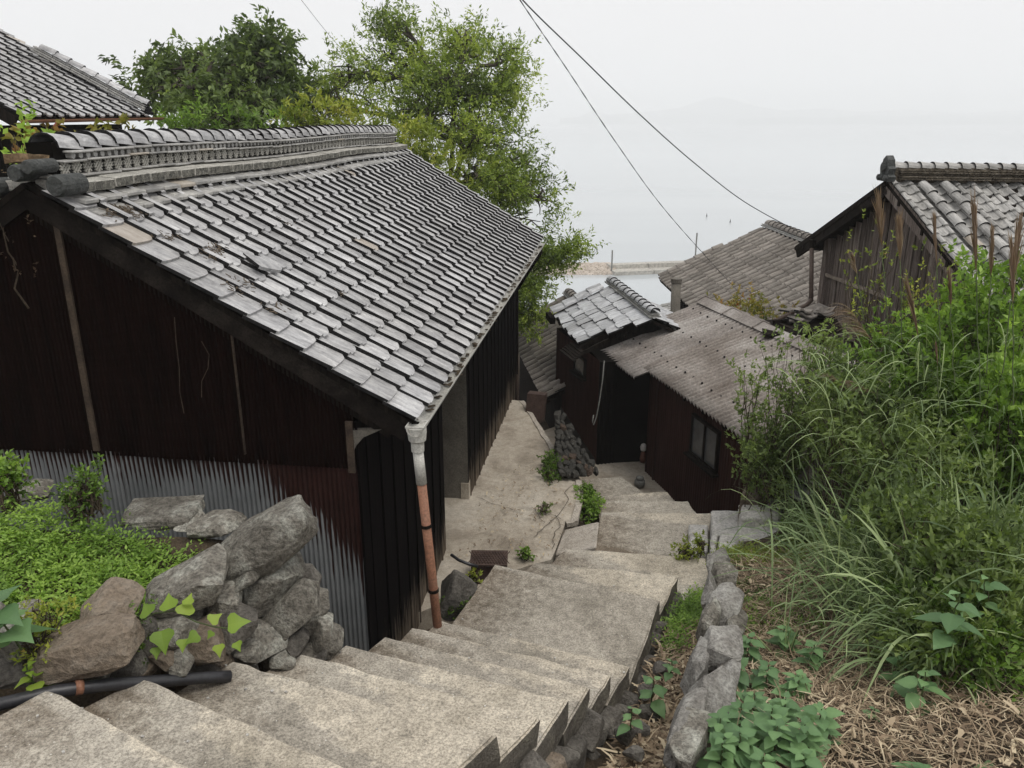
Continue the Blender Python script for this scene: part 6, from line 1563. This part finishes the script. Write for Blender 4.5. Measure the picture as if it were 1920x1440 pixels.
# --- plants around the terrace and gully
bush('moss_plant', at_z(1045, 880, -4.6), [px_blob(1040, 868, 11.0, 46, 36, .2), px_blob(1030, 893, 10.7, 30, 24, .2, .5)], 2600, .03, .6, M['leafgreen'], 'round low green plant spilling over the terrace rim', 81, 40, spray=.05, tb=.3, cat='plant')
bush('pit_plant', at_z(1105, 975, -4.9), [px_blob(1105, 950, 10.1, 36, 54, .18), px_blob(1099, 925, 10.3, 22, 30, .15, .6)], 2000, .04, .55, M['leafgreen'], 'green plant growing in the gap between terrace and steps', 82, 34, spray=.07, tb=.6, cat='plant')
bush('seedling', at_z(987, 1050, -4.58), [px_blob(986, 1046, 8.75, 20, 8, .05)], 240, .035, .6, M['leafgreen'], 'tiny green seedling in the crack by the metal box', 83, 14, spray=.03, tb=.6, cat='plant')
bush('seedling', at_z(1020, 960, -4.58), [px_blob(1022, 958, 9.8, 24, 6, .05)], 160, .03, .5, M['leafdark'], 'small weed in a crack of the terrace concrete', 84, 12, spray=.03, tb=.7, cat='plant')
bush('seedling', at_z(890, 1085, -4.4), [px_blob(890, 1088, 7.9, 26, 16, .05), ], 140, .04, .5, M['leafyellow'], 'yellow green sprig by the front of the rusty box', 85, 12, spray=.04, tb=.5, cat='plant')
bush('fern', at_z(850, 1155, -4.1), [px_blob(850, 1148, 6.9, 40, 22, .1), px_blob(868, 1134, 6.9, 26, 18, .08, .6)], 1300, .028, .4, M['leafgreen'], 'dark fern at the foot of the boulder by the stairs', 86, 24, spray=.05, tb=.2, cat='fern')
bush('step_weed', at_z(1285, 1045, -4.25), [px_blob(1285, 1040, 8.15, 56, 10, .08), px_blob(1315, 1022, 8.2, 18, 26, .08, .6)], 1100, .035, .4, M['leafyellow'], 'yellow green weeds beside the narrow pale stone on the steps', 87, 22, spray=.05, tb=.35, cat='weed')
gg = scatter_px([(1285, 1110, -4.1), (1330, 1075, -4.1), (1322, 1140, -4.1), (1290, 1180, -4.05), (1260, 1230, -4.0), (1245, 1215, -4.0), (1270, 1150, -4.1)], 420, lambda x, y: kerb_at(y)[1] - .38, rg0)
cover('gully_weeds', gg, None, 0, .035, .4, M['leafgreen'], 'fresh green weeds growing along the upper gully', 88, tb=.45, hgt=.16, cat='weeds')
gg = scatter_px([(1400, 1075, -3.9), (1330, 1060, -3.9), (1370, 1030, -4.0), (1460, 1035, -3.9), (1560, 1000, -3.8), (1520, 1075, -3.8)], 520, bank_z, rg0)
cover('bank_weeds', gg, None, 0, .035, .4, M['leafyellow'], 'yellowish low weeds on the bank behind the kerb stones', 89, tb=.3, hgt=.13, cat='weeds')
gg = scatter_px([(1370, 1190, -3.6), (1370, 1090, -3.8), (1520, 1100, -3.6), (1560, 1180, -3.4), (1480, 1190, -3.5)], 330, bank_z, rg0)
cover('bank_weeds', gg, None, 0, .03, .42, M['leafgreen'], 'scattered dark weeds in the straw beside the kerb', 90, tb=.3, hgt=.1, cat='weeds')
gg = scatter_px([(1465, 1040, -4.0), (1465, 920, -4.0), (1540, 930, -3.8), (1560, 1010, -3.8)], 300, bank_z, rg0)
cover('bank_weeds', gg, None, 0, .035, .4, M['leafgreen'], 'green weeds between pale blocks and the long grass', 91, tb=.45, hgt=.14, cat='weeds')
# --- straw
def straw(n, poly, zf, name, label, seed, L=(.05, .22), w=(.003, .009)):
    rg = np.random.RandomState(seed); P = np.array(scatter_px(poly, n, zf, rg)); P[:, 2] += rg.uniform(.0, .05, n)
    a = rg.uniform(0, 6.283, n); D = np.c_[np.cos(a), np.sin(a), rg.normal(size=n) * .22]; Ls = rg.uniform(*L, n) * rg.uniform(.5, 1.2, n)
    W2 = rg.uniform(*w, n); sd = unit(np.cross(D, np.array([0, 0, 1.]))) * W2[:, None] / 2; md = P + D * Ls[:, None] * .5 + np.c_[rg.normal(size=(n, 2)) * .008, np.full(n, .006)]
    e = P + D * Ls[:, None]; up = np.array([0, 0, .003])
    vs = np.stack([P - sd, P + sd, md + sd + up, md - sd + up, e + sd * .5, e - sd * .5], 1).reshape(-1, 3); i = (np.arange(n) * 6)[:, None]
    f = np.concatenate([i + np.array([[0, 1, 2, 3]]), i + np.array([[3, 2, 4, 5]])])
    t = np.clip(rg.beta(1.6, 1.8, n), 0, 1)
    props(link(name, np_mesh(name, vs, f, M['dryleaf'], tint=np.repeat(t, 6)), None), label, 'straw', kind='stuff')
straw(15000, [(1300, 1500, -2.9), (1390, 1300, -3.3), (1390, 1150, -3.6), (1370, 1060, -3.9), (1500, 1010, -3.8), (1700, 1050, -3.4), (2100, 1150, -2.9), (2100, 1560, -2.6)], lambda x, y: bank_z(x, y) + .01, 'straw', 'dry straw and dead grass littering the bank', 95, (.03, .17), (.002, .007))
straw(1300, [(1300, 1500, -2.9), (1390, 1300, -3.3), (1390, 1150, -3.6), (1370, 1060, -3.9), (1500, 1010, -3.8), (1700, 1050, -3.4), (2100, 1150, -2.9), (2100, 1560, -2.6)], lambda x, y: bank_z(x, y) + .02, 'dead_leaves', 'curled brown dead leaves mixed into the straw of the bank', 99, (.03, .08), (.01, .03))
straw(2600, [(1130, 1460, -3.5), (1200, 1300, -3.8), (1250, 1160, -4.0), (1325, 1140, -4.0), (1310, 1300, -3.8), (1270, 1460, -3.5)], lambda x, y: kerb_at(y)[1] - .42 + .03, 'gully_litter', 'dead leaves and straw lying in the gully', 96, (.04, .13), (.006, .022))
straw(900, [(60, 1190, -2.6), (200, 1130, -2.5), (400, 1050, -2.35), (430, 1090, -2.4), (300, 1120, -2.4), (150, 1215, -2.6)], lambda x, y: mound_z(x, y) + .03, 'straw', 'dead stalks along the top of the dry stone wall', 97, (.03, .1), (.003, .008))
straw(260, [(850, 1060, -4.6), (1030, 1060, -4.6), (1080, 960, -4.6), (1000, 850, -4.6), (900, 940, -4.6)], lambda x, y: TZ + .015, 'leaf_litter', 'few dead leaves and twigs on the terrace', 98, (.02, .07), (.004, .016))
# --- broad leaved plants made leaf by leaf
def leaf_proto(name, L, W, mat, tint, lobes=False):
    prof = [(0, .0), (.04, .24), (.12, .4), (.24, .48), (.36, .47), (.48, .43), (.6, .35), (.72, .25), (.84, .14), (.93, .06), (1, 0)]
    if lobes: prof = [(0, .0), (-.06, .3), (.08, .5), (.28, .48), (.42, .34), (.6, .2), (.8, .1), (1, 0)]
    vs = []; n = len(prof)
    for k, (t, w) in enumerate(prof):
        z = -.22 * L * t * t; 
        vs.append((0, t * L, z)); wv = W * w * (1 + .06 * (k % 2))
        vs.append((wv, t * L - .02 * L * (k % 2), z + .1 * wv)); vs.append((-wv, t * L - .02 * L * (k % 2), z + .1 * wv))
    fs = []
    for i in range(n - 1):
        a, b = i * 3, (i + 1) * 3
        if i == 0: fs += [(a, b + 1, b), (a, b, b + 2)]
        elif i == n - 2: fs += [(a, a + 1, b), (a, b, a + 2)]
        else: fs += [(a, a + 1, b + 1, b), (a, b, b + 2, a + 2)]
    m = MB().add(vs, fs); me = m.mesh(name, mat, smooth=False)
    at = me.attributes.new('tint', 'FLOAT', 'POINT'); at.data.foreach_set('value', [tint + (.12 if i % 3 == 0 else 0) for i in range(len(vs))]); return me
LP = {k: [leaf_proto('leaf', 1, .8, M[k], t) for t in (.2, .45, .7)] for k in ('leafbig', 'leaflime')}
LV_ = {k: [leaf_proto('leaf', 1, 1.0, M[k], t, True) for t in (.2, .5, .8)] for k in ('leafbig', 'leaflime')}
def broad_plant(base, h, nl, ls, label, seed, mat='leafbig', protos=None, lean=(0, 0), group=None, name='broad_leaf_plant', pairs=True):
    rg = random.Random(seed); t = thing(name, base, label, 'plant', group); base = Vector(base)
    topv = base + Vector((lean[0] * h, lean[1] * h, h)); random.seed(seed); sp = bend(base, topv, 0, 6, h * .02)
    MB().tube(sp, [.006, .0055, .005, .0045, .004, .0035, .003], 6, cap=False).build('stem', M['stem'], t)
    protos = protos or LP; az = rg.uniform(0, 6.28)
    for i in range(nl):
        f = .25 + .75 * ((i // 2) / max(1, (nl - 1) // 2)); p = base.lerp(topv, f); az += math.pi if i % 2 else math.pi / 2 + rg.uniform(-.3, .3)
        sz = ls * (1.15 - .55 * (f - .25)) * rg.uniform(.8, 1.15) * (1 if i < nl - 2 else .7)
        pet = p + Vector((math.cos(az), math.sin(az), .25)) * sz * .22
        R = Matrix.Rotation(az - math.pi / 2, 4, 'Z') @ Matrix.Rotation(rg.uniform(-.25, .3) + .35 * (f - .5), 4, 'X') @ Matrix.Rotation(rg.uniform(-.25, .25), 4, 'Y')
        link('leaf', protos[mat][rg.randint(0, 2)], t, Matrix.Translation(pet) @ R @ Matrix.Diagonal((sz * rg.uniform(.85, 1.1), sz, sz, 1)))
    return t
NB = [(1400, 1225, 'behind the other nettles, nearest the kerb'), (1465, 1205, 'at the back by the straw'), (1520, 1235, 'at the back right of the patch'), (1375, 1275, 'leaning over the kerb stone'),
      (1435, 1270, 'in the middle back of the patch'), (1355, 1330, 'touching the kerb at the left of the patch'), (1410, 1325, 'left of the patch centre'), (1465, 1345, 'in the centre of the patch'),
      (1530, 1375, 'at the right end of the patch, over straw'), (1345, 1385, 'low at the left front of the patch'), (1400, 1390, 'front middle of the patch'), (1450, 1400, 'front right of the patch'), (1350, 1430, 'cut by the lower picture edge, by the kerb'), (1500, 1440, 'cut by the lower picture edge, right of the patch'), (1425, 1445, 'cut by the lower picture edge, mid patch'), (1385, 1355, 'between the kerb and the patch centre'), (1440, 1370, 'just below the patch centre'), (1490, 1290, 'right of the patch middle'), (1500, 1400, 'right front of the patch'), (1380, 1415, 'left front, near the lowest kerb stone')]
for k, (u, v, lab) in enumerate(NB):
    r = ray(u, v + 25); z = -3.2
    for _ in range(8): p = r * (z / r.z); z = bank_z(p.x, p.y)
    broad_plant(p, random.uniform(.14, .24), 16, .1, 'green nettle like plant ' + lab, 300 + k, group='nettle like plants beside the kerb')
for k, (u, v, d, h, ls, mt, lab) in enumerate([
    (1800, 1110, 4.3, .35, .15, 'leafbig', 'large leaved plant high in the shade at the right'), (1735, 1260, 4.2, .25, .13, 'leafbig', 'large leaved plant low in the shade under the grass'),
    (1740, 1445, 3.6, .12, .12, 'leafbig', 'broad leaf plant in the straw at the lower edge'), (1860, 1445, 3.6, .14, .12, 'leafbig', 'broad leaf plant by the lower right corner'), (1850, 1080, 4.6, .3, .12, 'leafbig', 'broad leaf stem beside the high shade plant'), (1690, 1230, 4.6, .2, .09, 'leafbig', 'small broad leaf plant deeper under the grass'),
    (1225, 1275, 5.3, .2, .10, 'leafbig', 'leafy seedling in the gully against the steps'), (1185, 1330, 4.8, .15, .08, 'leafbig', 'smaller leafy seedling lower down the gully'),
    (1640, 1330, 4.2, .1, .06, 'leafbig', 'little seedling alone in the straw'), (1260, 1240, 5.6, .12, .07, 'leafbig', 'seedling in the gully under the big tread'),
    (1270, 1395, 4.2, .1, .06, 'leafbig', 'seedling at the kerb foot near the lower edge')]):
    p = at_d(u, v, d); broad_plant(p - Z * h, h, 9 if ls > .1 else 8, ls, lab, 340 + k, mat=mt)
for k, (u, v, d, ls, n, h, lab) in enumerate([(25, 1150, 3.55, .14, 12, .32, 'big heart leaved vine at the left edge above the wall'), (65, 1265, 3.65, .07, 9, .2, 'yellow green leaves hanging over the corner of the wall')]):
    p = at_d(u, v, d); broad_plant(p - Z * h * .6, h, n, ls, lab, 360 + k, mat='leafbig' if k == 0 else 'leaflime', protos=LV_, name='heart_leaf_vine', lean=(-.2 if k == 0 else 0, -.2))
# vine hanging on the stone wall, each leaf facing outwards
vt = thing('heart_leaf_vine', at_d(350, 1160, 3.9), 'lime green creeper with heart shaped leaves across the stone wall face', 'creeper')
vp = [at_d(u, v, 3.88) for u, v in ((262, 1165), (290, 1150), (330, 1145), (365, 1165), (400, 1175), (440, 1180))]
MB().tube(vp, .0035, 5).build('stem', M['stem'], vt)
for k, (u, v, s, a) in enumerate([(280, 1150, .085, 60), (318, 1140, .09, 30), (345, 1150, .09, -20), (303, 1185, .11, 190), (343, 1200, .06, 175), (395, 1165, .065, -60), (370, 1190, .07, 120), (430, 1170, .10, -80), (410, 1210, .06, 200), (293, 1215, .055, 180), (443, 1205, .05, 210), (352, 1132, .06, 10), (398, 1185, .04, 150)]):
    R = Matrix.Rotation(random.uniform(-.4, .4), 4, 'Z') @ Matrix.Rotation(math.radians(38), 4, 'X') @ Matrix.Rotation(math.radians(a), 4, 'Z')
    link('leaf', LV_['leaflime'][k % 3], vt, Matrix.Translation(at_d(u, v, 3.84)) @ R @ Matrix.Diagonal((s, s, s, 1)))
# pinnate weeds and long thin shoots over the thicket
rg = np.random.RandomState(9); n = 240
rt = np.array([tuple(at_d(rg.uniform(1500, 1920), rg.uniform(640, 900), rg.uniform(6, 7))) for _ in range(n)])
o = blades('long_grass', rt, np.c_[rg.normal(size=n) * .5 - .2, rg.normal(size=n) * .3, rg.uniform(.3, 1, n)], rg.uniform(.3, .8, n), np.full(n, .008), rg.uniform(.4, 1, n), M['blade'], np.clip(rg.uniform(.3, 1, n), 0, .95), kind='stuff')
props(o, 'stray long grass leaves threading through the thicket', 'grass')
# pebbles and leaf crumbs on the steps
pm_ = MB(); rgp = random.Random(44)
for k in range(140):
    s = rgp.randint(0, 12); A_, B_, C_, D_ = LL[s - 1], RR[s - 1], RR[s], LL[s]; a, b = rgp.random(), rgp.random()
    p = (A_.lerp(B_, a)).lerp(D_.lerp(C_, a), b); r_ = rgp.uniform(.003, .007); pm_.box((p.x, p.y, zz[s] + r_ * .5), (r_ * 2, r_ * 1.6, r_), V(math.cos(k), math.sin(k), 0), V(-math.sin(k), math.cos(k), 0), Z)
props(pm_.build('grit', M['rockpale'], None), 'loose pale grit scattered on the concrete steps', 'grit', kind='stuff')
